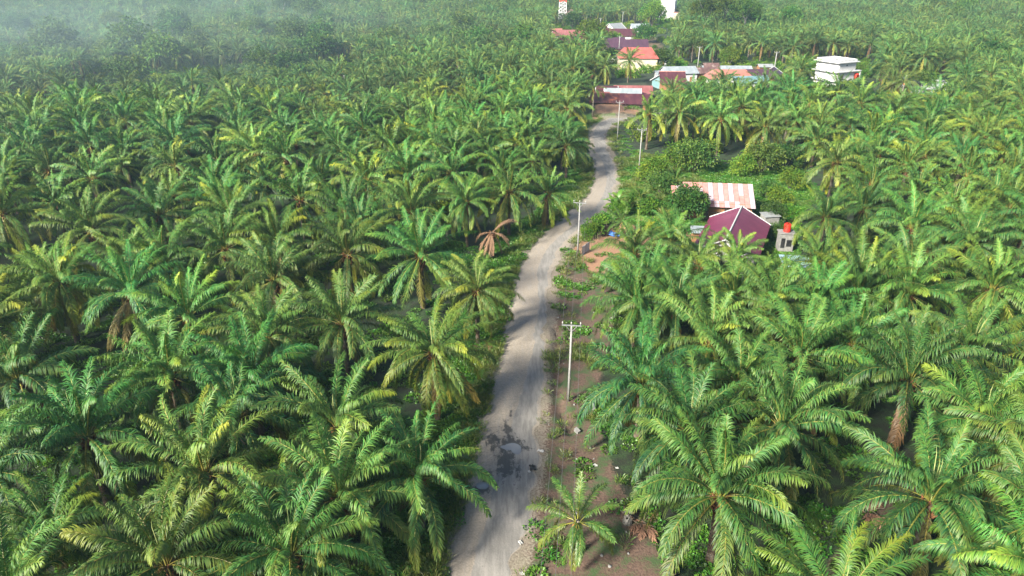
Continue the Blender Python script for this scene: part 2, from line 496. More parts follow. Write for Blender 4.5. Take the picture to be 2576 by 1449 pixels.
c = k.mix(k.math('MULTIPLY', edge(sp.outputs[2]), 0.85), c, k.mix(k.ramp(nf, 0.35, 0.65), (0.16, 0.13, 0.10), (0.27, 0.235, 0.19)))
k.col(c); k.rough(0.95); k.bump(nf, 0.7, 0.12)
M['ground'] = k.m
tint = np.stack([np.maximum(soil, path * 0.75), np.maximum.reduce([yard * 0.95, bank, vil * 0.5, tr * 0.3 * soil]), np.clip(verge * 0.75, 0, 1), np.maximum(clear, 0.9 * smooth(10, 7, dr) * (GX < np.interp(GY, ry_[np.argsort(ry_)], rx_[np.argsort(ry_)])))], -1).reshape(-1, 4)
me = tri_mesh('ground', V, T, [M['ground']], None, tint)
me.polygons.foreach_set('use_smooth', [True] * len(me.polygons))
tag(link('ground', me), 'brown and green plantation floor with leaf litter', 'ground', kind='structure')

# ------------------------------------------------------------------ road sheet
NU = 25
tx, ty = np.gradient(rx_), np.gradient(ry_)
tl = np.hypot(tx, ty); tx, ty = tx / tl, ty / tl
u = np.linspace(-1, 1, NU)
jl = 0.6 * (vnoise(S_ / 0.9, 0 * S_, 21) - 0.5) + 1.0 * (vnoise(S_ / 4.0, 0 * S_, 22) - 0.5)
jr = 0.6 * (vnoise(S_ / 0.9, 0 * S_, 31) - 0.5) + 1.0 * (vnoise(S_ / 4.0, 0 * S_, 32) - 0.5)
half = np.where(u[None, :] < 0, (rw_ / 2 + jl)[:, None], (rw_ / 2 + jr)[:, None])
off = u[None, :] * half                                    # + = right-hand edge
RX = rx_[:, None] + off * ty[:, None]
RY = ry_[:, None] - off * tx[:, None]
RZ = np.full_like(RX, 0.10) - 0.10 * np.abs(u[None, :]) ** 6 + 0.015 * (vnoise(RX / 1.5, RY / 1.5, 5) - 0.5)
wet = np.zeros_like(RX)
for (px, py, ax, ay, amp) in [(1283, 1122, 1.25, 1.6, 1.0), (1272, 1165, 0.95, 2.2, 0.95), (1225, 1205, 0.7, 1.5, 0.9), (1240, 1110, 0.8, 1.8, 0.8), (1275, 1082, 0.55, 1.5, 0.8), (1212, 1232, 0.8, 0.8, 0.9), (1310, 1128, 1.1, 0.6, 0.8), (1300, 1190, 0.35, 2.2, 0.6), (1285, 1045, 0.25, 1.5, 0.55),
                               (1497, 408, 0.45, 3.5, 0.75), (1548, 462, 0.5, 1.2, 0.4)]:
    p = at(px, py, 0.05)
    wet = np.maximum(wet, amp * np.exp(-(((RX - p.x) / ax) ** 2 + ((RY - p.y) / ay) ** 2)))
grav = np.zeros_like(RX)                                    # 1 = broken, gravelled; 0 = old asphalt
yy = RY
uu = u[None, :] + 0 * RX
lim = np.interp(yy, [30, 50, 60, 72, 84, 95, 105, 125, 140, 160, 185, 230], [-0.3, -0.2, 0.1, 0.45, 0.55, 0.05, 0.0, 0.25, 0.05, -0.1, -0.6, -0.8])
grav = smooth(0.16, -0.16, uu - lim)
lim2 = np.interp(yy, [30, 50, 60, 80, 95, 110, 140, 160, 200], [0.95, 0.92, 0.86, 0.95, 0.72, 0.5, 0.72, 0.8, 0.95])
grav = np.maximum(grav, smooth(-0.08, 0.10, uu - lim2))
n0, n1 = RX.shape
V = np.stack([RX, RY, RZ], -1).reshape(-1, 3)
idx = np.arange(n0 * n1).reshape(n0, n1)
q = np.stack([idx[:-1, :-1], idx[:-1, 1:], idx[1:, 1:], idx[1:, :-1]], -1).reshape(-1, 4)
T = np.concatenate([q[:, [0, 1, 2]], q[:, [0, 2, 3]]])
k = NT('road')
at1 = k.n('ShaderNodeAttribute', attribute_name='tint')
sp = k.n('ShaderNodeSeparateColor'); k.l(at1.outputs['Color'], sp.inputs[0])
nf, nm, nc = k.noise(7.0, 6.0, 0.7), k.noise(0.8, 5.0, 0.62, sc=(1, 0.45, 1)), k.noise(1.6, 6.0, 0.7, sc=(1.7, 0.22, 1))
asph = k.mix(k.ramp(nc, 0.36, 0.64), (0.165, 0.157, 0.147), (0.245, 0.232, 0.217))
asph = k.mix(k.math('MULTIPLY', k.ramp(nm, 0.5, 0.7), 0.5), asph, (0.30, 0.275, 0.255))
gv = k.mix(k.ramp(nf, 0.3, 0.7), (0.205, 0.174, 0.142), (0.335, 0.292, 0.242))
gv = k.mix(k.math('MULTIPLY', k.ramp(nc, 0.45, 0.68), 0.45), gv, (0.25, 0.235, 0.225))
gm = k.ramp(k.math('ADD', sp.outputs[0], k.math('MULTIPLY_ADD', nm, 1.1, k.math('MULTIPLY_ADD', nf, 0.5, -0.8))), 0.38, 0.62)
c = k.mix(gm, asph, gv)
np_ = k.noise(2.3, 6.0, 0.75)
c = k.mix(k.math('MULTIPLY', k.ramp(np_, 0.52, 0.66), 0.38), c, (0.150, 0.138, 0.125))
c = k.mix(k.math('MULTIPLY', k.ramp(k.noise(30.0, 2.0, 0.6), 0.60, 0.72), 0.5), c, (0.40, 0.37, 0.33))
nw = k.noise(1.6, 5.0, 0.7, sc=(1.3, 0.8, 1))
wm = k.ramp(k.math('ADD', sp.outputs[1], k.math('MULTIPLY_ADD', nf, 0.7, k.math('MULTIPLY_ADD', nw, 2.2, -1.40))), 0.40, 0.70)
c = k.mix(k.math('MULTIPLY', wm, 0.88), c, k.mix(nf, (0.018, 0.017, 0.016), (0.060, 0.055, 0.050)))
k.col(c)
k.rough(k.math('MULTIPLY_ADD', wm, -0.35, 0.88))
k.bump(k.math('ADD', nf, k.math('MULTIPLY', nm, 0.8)), 0.6, 0.05)
M['road'] = k.m
tint = np.stack([grav, wet, 0 * wet, 0 * wet + 1], -1).reshape(-1, 4)
me = tri_mesh('road', V, T, [M['road']], None, tint)
me.polygons.foreach_set('use_smooth', [True] * len(me.polygons))
tag(link('road', me), 'worn village road of broken asphalt and pale gravel', 'road', kind='structure')

# puddles: irregular water sheets lying in the two potholes
k = NT('puddle_water')
k.col((0.20, 0.205, 0.21)); k.rough(0.03)
k.b.inputs['Specular IOR Level'].default_value = 0.9
M['water'] = k.m
def puddle(outline, label):
    p = [at(x, y, 0.112) for (x, y) in outline]
    cx = sum(p, Vector()) / len(p)
    n = 60
    ang = [math.atan2(v.y - cx.y, v.x - cx.x) for v in p]
    o = np.argsort(ang)
    an = np.array(ang)[o]; rr = np.array([(v - cx).length for v in p])[o]
    an = np.r_[an - 2 * math.pi, an, an + 2 * math.pi]; rr = np.r_[rr, rr, rr]
    mb = MB()
    t = np.linspace(-math.pi, math.pi, n, endpoint=False)
    r = np.interp(t, an, rr) * (1 + 0.10 * (vnoise(t * 4, 0 * t, 8) - 0.5))
    mb.add([(cx.x + a * math.cos(b), cx.y + a * math.sin(b), 0.112) for a, b in zip(r, t)], [tuple(range(n))])
    o = mb.build('puddle', M['water'])
    tag(o, label, 'puddle', kind='structure')
puddle([(1256, 1125), (1270, 1120), (1290, 1114), (1306, 1120), (1311, 1132), (1303, 1143), (1294, 1141), (1286, 1131), (1268, 1129)], 'sky reflecting puddle in the larger pothole of the road')
puddle([(1200, 1216), (1216, 1213), (1229, 1217), (1226, 1227), (1212, 1231), (1200, 1227)], 'small puddle under the palm tips at the road edge')

# ------------------------------------------------------------------ palms
def frond(rg, L, e0, bend, az, npair, lw, lmax, yel, tipyel, green, side, roll, droop, brown=0.0, petl=0.14, seg=9, rad=0.055):
    """one feather leaf: V, T, material (0 leaflet, 1 stalk), tint"""
    n = seg + 1
    s = np.linspace(0, 1, n)
    ph = e0 - bend * s ** 1.35
    azs = az + side * s ** 1.5
    d = np.stack([np.cos(ph) * np.cos(azs), np.cos(ph) * np.sin(azs), np.sin(ph)], -1)
    P = np.r_[[[0, 0, 0]], np.cumsum((d[1:] + d[:-1]) / 2 * (L / seg), 0)]
    P[:, 0] += 0.18 * math.cos(az); P[:, 1] += 0.18 * math.sin(az)
    Sd = np.stack([-np.sin(azs), np.cos(azs), 0 * azs], -1)
    Nn = np.cross(d, Sd)
    rl = (roll * s)[:, None]
    S2 = Sd * np.cos(rl) + Nn * np.sin(rl)
    N2 = np.cross(d, S2)
    r = rad * (1 - 0.85 * s) + 0.006
    ring = np.stack([P + S2 * r[:, None] * 1.3, P - S2 * r[:, None] * 1.3, P - N2 * r[:, None] * 0 + N2 * r[:, None] * -1.0, ], 1)   # flat top, keel beneath
    Vr = ring.reshape(-1, 3)
    Tr = []
    for i in range(seg):
        a, b = i * 3, i * 3 + 3
        for k_ in range(3):
            j = (k_ + 1) % 3
            Tr += [(a + k_, a + j, b + j), (a + k_, b + j, b + k_)]
    tr = np.zeros((len(Vr), 4)); tr[:, 3] = 1
    tr[:, 0] = min(1, yel * 1.1 + 0.12); tr[:, 1] = 0.3 + 0.5 * np.repeat(s, 3); tr[:, 2] = brown
    # leaflets
    sl = np.linspace(petl, 0.995, npair)
    def ip(A):
        return np.stack([np.interp(sl, s, A[:, i]) for i in range(3)], -1)
    p, t, S3, N3 = ip(P), ip(d), ip(S2), ip(N2)
    prof = (0.42 + 0.58 * np.sin(np.clip((sl - petl) / (0.62 - petl), 0, 1) * math.pi / 2)) * np.where(sl > 0.6, 1 - 0.62 * ((sl - 0.6) / 0.4) ** 1.6, 1)
    Vs, Ts, ts = [], [], []
    for sg in (-1, 1):
        sw = np.radians(32 + 24 * sl + rg.normal(0, 6, npair))
        el = np.radians(rg.choice([-18, 2, 22], npair) + rg.normal(0, 8, npair))
        dv = (S3 * sg * np.cos(sw)[:, None] + t * np.sin(sw)[:, None]) * np.cos(el)[:, None] + N3 * np.sin(el)[:, None]
        ln = (lmax * prof * rg.uniform(0.82, 1.1, npair))[:, None]
        dr_ = (droop * rg.uniform(0.6, 1.3, npair))[:, None]
        dv2 = dv + np.array([0, 0, -1.0]) * dr_
        dv2 /= np.linalg.norm(dv2, axis=1)[:, None]
        dv3 = dv2 + np.array([0, 0, -1.0]) * dr_ * 0.8
        dv3 /= np.linalg.norm(dv3, axis=1)[:, None]
        wv = np.cross(dv, N3); wv /= np.linalg.norm(wv, axis=1)[:, None] + 1e-9
        wv = wv * (lw * (0.75 + 0.5 * rg.random(npair)))[:, None] / 2
        p1 = p + dv * ln * 0.40
        p2 = p1 + dv2 * ln * 0.33
        p3 = p2 + dv3 * ln * 0.27
        Vl = np.stack([p + wv * 0.55, p - wv * 0.55, p1 + wv, p1 - wv, p2 + wv * 0.8, p2 - wv * 0.8, p3], 1)
        b = (np.arange(npair) * 7)[:, None]
        Tl = np.concatenate([b + np.array(x) for x in ([0, 1, 3], [0, 3, 2], [2, 3, 5], [2, 5, 4], [4, 5, 6])])
        tt = np.zeros((npair, 7, 4)); tt[..., 3] = 1
        yl = yel + tipyel * smooth(0.45, 1.0, sl) + rg.normal(0, 0.06, npair)
        tt[..., 0] = np.clip(yl[:, None] + np.array([0, 0, .02, .02, .08, .08, .2]) * (0.5 + tipyel), 0, 1)
        tt[..., 1] = np.clip(green + rg.normal(0, 0.16, npair), 0, 1)[:, None]
        tt[..., 2] = np.clip(brown + (rg.random(npair) < 0.02) * 0.5, 0, 1)[:, None]
        Vs.append(Vl.reshape(-1, 3)); Ts.append(Tl); ts.append(tt.reshape(-1, 4))
    V = np.concatenate([Vr] + Vs)
    o1 = len(Vr); o2 = o1 + npair * 7
    T = np.concatenate([np.array(Tr), Ts[0] + o1, Ts[1] + o2])
    mi = np.r_[np.ones(len(Tr), int), np.zeros(len(Ts[0]) * 2, int)]
    return V, T, mi, np.concatenate([tr] + ts)

def join(parts):
    V, T, mi, ti, n = [], [], [], [], 0
    for (v, t, m, c) in parts:
        V.append(v); T.append(t + n); mi.append(m); ti.append(c); n += len(v)
    return np.concatenate(V), np.concatenate(T), np.concatenate(mi), np.concatenate(ti)

def crown_data(seed, nf, npair, lw, yel=0.15, L=7.2, lmax=1.2, seg=9, skirt=0.0, e_old=-30, tip=0.4, lush=0.5, rad=0.055):
    rg = np.random.default_rng(seed)
    out = []
    for i in range(nf):
        a = (i + 0.5) / nf
        az = i * 2.39996 + rg.normal(0, 0.16)
        e0 = R(83 + (e_old - 83) * a ** 1.22 + rg.normal(0, 7))
        bend = R(40 + 40 * math.sin(min(a * 1.5, 1) * math.pi / 2) + rg.normal(0, 9)) * (1 if a < 0.8 else 0.75)
        Lf = L * (0.80 + 0.22 * min(1, a * 4)) * rg.uniform(0.9, 1.08)
        old = max(0, (a - 0.72) / 0.28)
        y = np.clip(yel * (0.4 + 0.6 * rg.random()) + old * (0.22 + skirt) * rg.random(), 0, 0.9)
        ty_ = tip * rg.random() if rg.random() < 0.55 else 0.03
        g = lush + 0.36 * (1 - a) - 0.40 * a + rg.normal(0, 0.06)  # older fronds are darker green, deepened further to paint shade between crowns
        br = 0.3 + 0.65 * rg.random() if (a > 0.9 and rg.random() < 0.25 + 0.5 * skirt) else 0
        if br > 0.3:
            e0 = R(rg.uniform(-78, -45)); bend = R(15)
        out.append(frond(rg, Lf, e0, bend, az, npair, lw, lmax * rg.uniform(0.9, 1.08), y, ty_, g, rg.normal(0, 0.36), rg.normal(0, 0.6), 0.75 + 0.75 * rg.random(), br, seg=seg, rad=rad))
    return join(out)

def crown_mesh(name, *a, leaf='palm', **kw):
    V, T, mi, ti = crown_data(*a, **kw)
    return tri_mesh(name, V, T, [M[leaf], M['petiole'] if leaf != 'dead' else M['dead']], mi, ti)

def spear_mesh(seed):
    rg = np.random.default_rng(seed)
    mb = MB()
    for i in range(int(rg.integers(1, 4))):
        a, t = rg.uniform(0, 6.28), rg.uniform(0.02, 0.13)
        L = rg.uniform(2.8, 5.0)
        d = np.array([math.cos(a) * t, math.sin(a) * t, 1.0])
        b = np.array([0.1 * math.cos(a), 0.1 * math.sin(a), 0])
        mb.tube([b, b + d * L * .5, b + d * L * .85, b + d * L + np.array([.1, 0, 0])], [0.05, 0.045, 0.03, 0.006], 5)
    return mb.mesh('spear_leaf', M['spear'])

def trunk_mesh(seed, h=6.5, mats=None):
    """old frond bases spiral up it; a flare of cut stubs carries the crown"""
    rg = np.random.default_rng(seed)
    n, m = 12, 26
    V = []
    for i in range(m):
        z = h * i / (m - 1)
        for k_ in range(n):
            t = 2 * math.pi * k_ / n
            r = 0.34 + 0.07 * smooth(1.2, 0, z) + 0.10 * smooth(h - 1.5, h, z) + 0.055 * math.sin(5 * t + z * 4.2) * math.sin(5 * t - z * 4.2) + rg.normal(0, 0.018)
            V.append((r * math.cos(t), r * math.sin(t), z))
    Fc = [(i * n + a, i * n + (a + 1) % n, (i + 1) * n + (a + 1) % n, (i + 1) * n + a) for i in range(m - 1) for a in range(n)]
    Fc.append(tuple((m - 1) * n + a for a in range(n)))
    mb = MB().add(V, Fc)
    for i in range(30):
        t, z = i * 2.4, h - 1.7 + 1.6 * i / 30
        o = np.array([math.cos(t), math.sin(t), 0.0])
        p = o * 0.36 + np.array([0, 0, z])
        mb.tube([p, p + o * 0.22 + np.array([0, 0, 0.3]), p + o * 0.42 + np.array([0, 0, 0.42 + 0.2 * rg.random()])], [0.13, 0.10, 0.05], 4, mat=1)
    return mb.mesh('trunk', mats or [M['trunk'], M['heart']])

def strips(rg, P, D, L, w, mat, tint_y=0.3, g=0.5, name='foliage'):
    """many small folded leaves: base points P, directions D, lengths L, widths w"""
    n = len(P)
    D = D / (np.linalg.norm(D, axis=1)[:, None] + 1e-9)
    a = rg.normal(size=(n, 3))
    Wv = np.cross(D, a); Wv /= np.linalg.norm(Wv, axis=1)[:, None] + 1e-9
    Wv = Wv * np.asarray(w).reshape(-1, 1) / 2
    L = np.asarray(L).reshape(-1, 1)
    mid = P + D * L * 0.5
    dn = D + np.array([0, 0, -0.55])
    tip = mid + dn * L * 0.45
    V = np.stack([P, mid + Wv, mid - Wv, tip], 1).reshape(-1, 3)
    b = (np.arange(n) * 4)[:, None]
    T = np.concatenate([b + np.array([0, 2, 1]), b + np.array([1, 2, 3])])
    ti = np.zeros((n, 4, 4)); ti[..., 3] = 1
    ti[..., 0] = np.clip(tint_y + rg.normal(0, 0.12, n), 0, 1)[:, None]
    ti[..., 1] = np.clip(g + rg.normal(0, 0.2, n), 0, 1)[:, None]
    return V, T, np.zeros(len(T), int), ti.reshape(-1, 4)

def fern_mesh(seed, h):
    rg = np.random.default_rng(seed)
    out = []
    n = 420
    t = rg.uniform(0, 6.28, n); z = -rg.uniform(0.2, h, n)
    o = np.stack([np.cos(t), np.sin(t), 0 * t], -1)
    P = o * 0.4 + np.stack([0 * z, 0 * z, z], -1)
    D = o * 0.8 + np.array([0, 0, -0.7]) + rg.normal(0, 0.25, (n, 3))
    v = strips(rg, P, D, rg.uniform(0.4, 1.0, n), rg.uniform(0.07, 0.16, n), None, 0.35, 0.5)
    return tri_mesh('trunk_fern', v[0], v[1], [M['fern']], v[2], v[3])

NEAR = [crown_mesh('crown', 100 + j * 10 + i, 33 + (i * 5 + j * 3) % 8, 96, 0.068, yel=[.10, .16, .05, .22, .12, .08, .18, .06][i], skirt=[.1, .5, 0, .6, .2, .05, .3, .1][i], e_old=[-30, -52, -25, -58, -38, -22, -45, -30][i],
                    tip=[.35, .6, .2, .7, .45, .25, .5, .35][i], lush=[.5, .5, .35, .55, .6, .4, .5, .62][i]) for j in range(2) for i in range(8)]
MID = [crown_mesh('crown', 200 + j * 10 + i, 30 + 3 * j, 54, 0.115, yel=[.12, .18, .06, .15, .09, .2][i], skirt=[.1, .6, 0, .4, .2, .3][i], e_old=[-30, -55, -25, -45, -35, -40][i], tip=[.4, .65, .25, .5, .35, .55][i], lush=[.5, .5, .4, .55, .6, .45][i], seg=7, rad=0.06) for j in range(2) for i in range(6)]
TRUNKS = [trunk_mesh(300 + i) for i in range(4)]
SPEARS = [spear_mesh(320 + i) for i in range(5)]
FERNS = [fern_mesh(340 + i, 2.6 + i) for i in range(2)]
LOOKS = ['deep green', 'yellow tipped', 'dark', 'golden skirted', 'bright green', 'dense dark', 'yellowing', 'pale green']

PALMS = []     # x, y, heart height, size, near variant or -1
def hp(px, py, h=6.5, s=1.0, v=None, fern=False):
    p = at(px, py, h)
    PALMS.append([p.x, p.y, h, s, v, fern, True])
# hearts of the crowns that can be made out in the photograph
for a in [(130, 1335, 4.6, .72, 3), (418, 1417, 6.5, .95, 4), (732, 1392, 6.0, .95, 7), (852, 1247, 6.2, .98, 0), (1052, 1200, 5.4, .92, 5, True), (515, 1190, 7, 1.0, 6), (218, 1096, 7, 1.05, 4, True), (852, 1072, 7, 1.0, 1, True),
          (1092, 885, 8.0, .90, 3, True), (862, 815, 7, .98, 0), (1199, 730, 7.2, .80, 6, True), (430, 948, 7, 1.05, 4), (472, 798, 7.2, .95, 1), (633, 950, 6.5, .95, 0), (48, 955, 6.5, 1.0, 2), (330, 735, 7.5, .95, 0), (150, 708, 8, 1.0, 3),
          (3, 538, 7.5, 1.0, 3), (125, 428, 8, .95, 3), (232, 450, 7.5, 1.0, 0), (440, 420, 8, .95, 1), (560, 518, 7, 1.0, 0), (568, 625, 7, 1.0, 4), (415, 663, 6.5, .95, 7), (230, 580, 7, 1.0, 4), (318, 655, 6.5, .9, 1),
          (719, 395, 8, 1.0, 6), (754, 502, 7.5, 1.05, 1), (701, 608, 7, 1.0, 3), (874, 638, 7, 1.05, 1), (1057, 643, 7.5, 1.05, 0), (869, 533, 7, 1.05, 1), (1034, 533, 7, 1.0, 7), (1172, 510, 7.5, .8, 4), (1280, 483, 7.5, .95, 3, True),
          (924, 455, 7.5, 1.0, 6), (1027, 445, 8, 1.05, 7), (1137, 438, 8, 1.0, 4), (689, 705, 6.5, .95, 5), (672, 850, 6.8, .95, 0), (-40, 820, 7, 1.0, 6), (-30, 1185, 6, .95, 2), (600, 1050, 6, .95, 5), (30, 1500, 6, .95, 4),
          (1378, 488, 6.0, .85, 6), (1335, 405, 7, .9, 6), (1415, 335, 8, .78, 3), (1225, 640, 0, 0, 0)]:
    if a[3] > 0:
        hp(*a)
for a in [(1813, 1245, 6.6, 1.02, 7), (1968, 1075, 7, 1.0, 2), (1738, 1088, 6.3, 1.0, 5), (1616, 965, 6.2, .98, 2), (1863, 965, 6.5, .98, 0), (1788, 858, 7, 1.02, 4), (2012, 895, 7, 1.0, 0), (2287, 955, 7, 1.08, 2), (2150, 868, 6.5, .95, 7),
          (2162, 738, 7, .95, 1), (2285, 740, 7, .95, 4), (2497, 728, 7.5, 1.0, 6), (2477, 1073, 6.5, 1.0, 4), (2435, 885, 6.5, .95, 0), (2342, 1258, 6.5, 1.02, 2), (2610, 1335, 6.2, 1.0, 5), (2600, 1455, 5.5, 1.0, 4), (2610, 1150, 6.5, 1.0, 7),
          (2295, 575, 7.5, 1.05, 0), (2442, 613, 7, 1.0, 7), (2077, 548, 7.5, .85, 6), (2195, 463, 8, .95, 3), (2282, 420, 8, .95, 3), (2435, 445, 8, 1.0, 3), (2102, 410, 8, .9, 6), (2068, 663, 7, .80, 1), (2159, 690, 7, .95, 4), (2290, 668, 6.5, .95, 5),
          (2545, 440, 8, 1.0, 6), (1596, 640, 5.5, .85, 1), (1758, 668, 6.0, .9, 1), (1853, 648, 6.0, .72, 6), (1688, 610, 5.5, .85, 0), (1628, 715, 6, .9, 4), (1846, 745, 6.5, .95, 7), (1601, 757, 6.2, .9, 6), (1701, 768, 6.5, .95, 5), (1950, 770, 6.8, .95, 4), (2050, 770, 6.8, .95, 0),
          (1633, 288, 8.5, .9, 6), (1708, 285, 8.5, 1.0, 3), (1813, 300, 8.5, .95, 3), (1866, 270, 8.5, 1.0, 6), (1985, 288, 8.5, 1.0, 3), (2040, 262, 8.5, 1.0, 1), (2110, 234, 9, 1.05, 2), (2164, 262, 8.5, 1.0, 0), (2192, 345, 8, 1.0, 1), (2475, 350, 8, 1.0, 1), (2383, 280, 8.5, 1.0, 0), (2254, 285, 8.5, 1.0, 4)]:
    hp(*a)

# the rest of the plantation: rows of palms about nine metres apart
KEEP = [(1190, 540, 1290, 650, 80), (1495, 215, 1630, 300, 192), (1645, 163, 1950, 191, 235), (2050, 140, 2190, 202, 240), (2300, 185, 2385, 208, 235), (1540, 62, 1664, 132, 300), (1400, 62, 1475, 100, 380), (1655, 0, 1700, 44, 470), (1405, 0, 1425, 30, 470), (1490, 56, 1600, 90, 380), (1700, 448, 1900, 540, 100), (1780, 515, 1945, 640, 86), (1945, 575, 2000, 632, 90), (1480, 300, 1560, 560, 90)]
sx, sy = 8.6, 7.6
pts = []
j = 0
for yy_ in np.arange(30, 1060, sy):
    lim_ = 0.86 * yy_ + 42
    for xx_ in np.arange(-lim_, lim_, sx):
        pts.append((xx_ + (sx / 2 if j % 2 else 0), yy_))
    j += 1
pts = np.array(pts)
ang = R(9)
rot = np.array([[math.cos(ang), -math.sin(ang)], [math.sin(ang), math.cos(ang)]])
pts = (pts - [0, 300]) @ rot.T + [0, 300]
pts += rng.normal(0, 1.15, pts.shape)
pts = pts[pts[:, 1] > 26]
dd = segdist(pts[:, 0], pts[:, 1], ROAD)
ok = dd > np.where(pts[:, 1] < 112, np.where(pts[:, 0] < road_x(pts[:, 1]), 17.0, 12.0), 6.3)
for p in (SOIL, YARD, CLEAR, VILL, VILL2, VILL3):
    ok &= polydist(pts[:, 0], pts[:, 1], p) > 2.5
pts = pts[ok]
hx = np.array([(p[0], p[1]) for p in PALMS])
dm = np.full(len(pts), 1e9)
for i in range(len(hx)):
    dm = np.minimum(dm, np.hypot(pts[:, 0] - hx[i, 0], pts[:, 1] - hx[i, 1]))
pts = pts[dm > np.where(pts[:, 1] < 120, 8.0, 6.8)]
gzp = hill(pts[:, 0], pts[:, 1])
cx_, cy_, dep = pix(pts[:, 0], pts[:, 1], 6.5 + gzp)
rad_px = 5.6 * F / np.maximum(dep, 1)
ok = (dep > 5) & (rng.random(len(pts)) > 0.08)
for (x0, y0, x1, y1, dmin) in KEEP:                       # where the photograph looks through to a house or the road, nothing tall grows in between
    over = (cx_ + rad_px * 0.8 > x0) & (cx_ - rad_px * 0.8 < x1) & (cy_ - rad_px * 0.8 < y1) & (cy_ + rad_px * 0.6 > y0)
    ok &= ~(over & (pts[:, 1] > dmin * 0.45) & (pts[:, 1] < dmin + 90 * (dmin > 180) + 25))
pts, gzp, cx_, cy_, dep, rad_px = pts[ok], gzp[ok], cx_[ok], cy_[ok], dep[ok], rad_px[ok]
seen = (cx_ + rad_px > 8) & (cx_ - rad_px < 2568) & (cy_ - rad_px < 1440) & (cy_ + rad_px > -40)
order = np.argsort(pts[:, 1] + 0.15 * np.abs(pts[:, 0]))
YOUNG = W([(180, 262), (330, 205), (560, 190), (900, 165), (905, 215), (760, 262), (420, 290)])
young = inside(pts[:, 0], pts[:, 1], YOUNG)
N_IND = 300
stuff_pts = []
for i in order:
    x, y = pts[i]
    big = rng.uniform(0.74, 1.10) * (0.55 if young[i] else 1.0)
    big *= 0.80 if (x < -0.15 * y and y > 185) else 1.0
    h = (rng.uniform(5.6, 8.8) if y < 200 else rng.uniform(6.0, 9.5)) * (0.35 if young[i] else 1.0)
    if seen[i] and len(PALMS) < N_IND and not young[i]:
        PALMS.append([x, y, h, big, None, rng.random() < 0.08, False])
    else:
        stuff_pts.append((x, y, gzp[i], h, big, dep[i]))

ORD = ['zeroth', 'first', 'second', 'third', 'fourth', 'fifth', 'sixth', 'seventh', 'eighth', 'ninth', 'tenth', 'eleventh', 'twelfth', 'thirteenth', 'fourteenth', 'fifteenth', 'sixteenth', 'seventeenth', 'eighteenth', 'nineteenth', 'twentieth'] + ['twenty-' + w for w in ('first', 'second', 'third', 'fourth', 'fifth', 'sixth', 'seventh', 'eighth', 'ninth')] + ['thirtieth']
MARKS = [(0, 'the coconut palm'), (45.0, 'the small puddle'), (51.5, 'the big puddle'), (57.5, 'the nearest pole'), (65.5, 'the trench'), (74, 'the soil scrub'), (84, 'the bamboo rails'), (92, 'the maroon gable'), (100, 'the red tank'), (107, 'the satellite dish'),
         (116, 'the striped roof'), (126, 'the clearing edge'), (136, 'the yellow verge'), (146, 'the third pole'), (158, 'the road bend'), (172, 'the fourth pole'), (188, 'the red bank'), (210, 'the rusty houses')]
rows = {}
for i, p in enumerate(PALMS):
    sd = 'pole' if p[0] > float(road_x(p[1])) else 'other'
    mk = [m for (y0, m) in MARKS if p[1] >= y0][-1]
    rows.setdefault((sd, mk), []).append((abs(p[0] - float(road_x(p[1]))), i))
names = {}
for (sd, mk), lst in rows.items():
    for r_, (_, i) in enumerate(sorted(lst)):
        names[i] = (ORD[min(r_ + 1, len(ORD) - 1)], 'pole' if sd == 'pole' else 'poleless', mk)
for i, (x, y, h, s, v, fern, hand) in enumerate(PALMS):
    vi = v if v is not None else int(rng.integers(0, 8))
    mid_ = y > 105
    o_, sd, mk = names[i]
    t = thing('oil_palm', '%s oil palm %s from road, %s side, level with %s' % (LOOKS[vi], o_, sd, mk), 'palm', (x, y, -0.05), rng.uniform(0, 6.28), 'oil palms of the plantation')
    cr = link('crown', MID[[0, 1, 2, 3, 4, 2, 5, 4][vi] + 6 * (i % 2)] if mid_ else NEAR[vi + 8 * (i % 2)], t, (0, 0, h))
    cr.scale = (s * 1.02, s * 1.02, s * rng.uniform(0.95, 1.1))
    cr.rotation_euler = (rng.normal(0, 0.05), rng.normal(0, 0.05), 0)
    tk = link('trunk', TRUNKS[i % 4], t)
    tk.scale = (0.9 * s, 0.9 * s, (h + 0.05) / 6.5)
    if y < 150:
        spr = link('spear_leaf', SPEARS[int(rng.integers(0, 5))], t, (0, 0, h))
        spr.scale = (1, 1, s)
        spr.rotation_euler = (0, 0, rng.uniform(0, 6.28))
    if fern:
        fr = link('trunk_fern', FERNS[i % 2], t, (0, 0, h - 0.5))

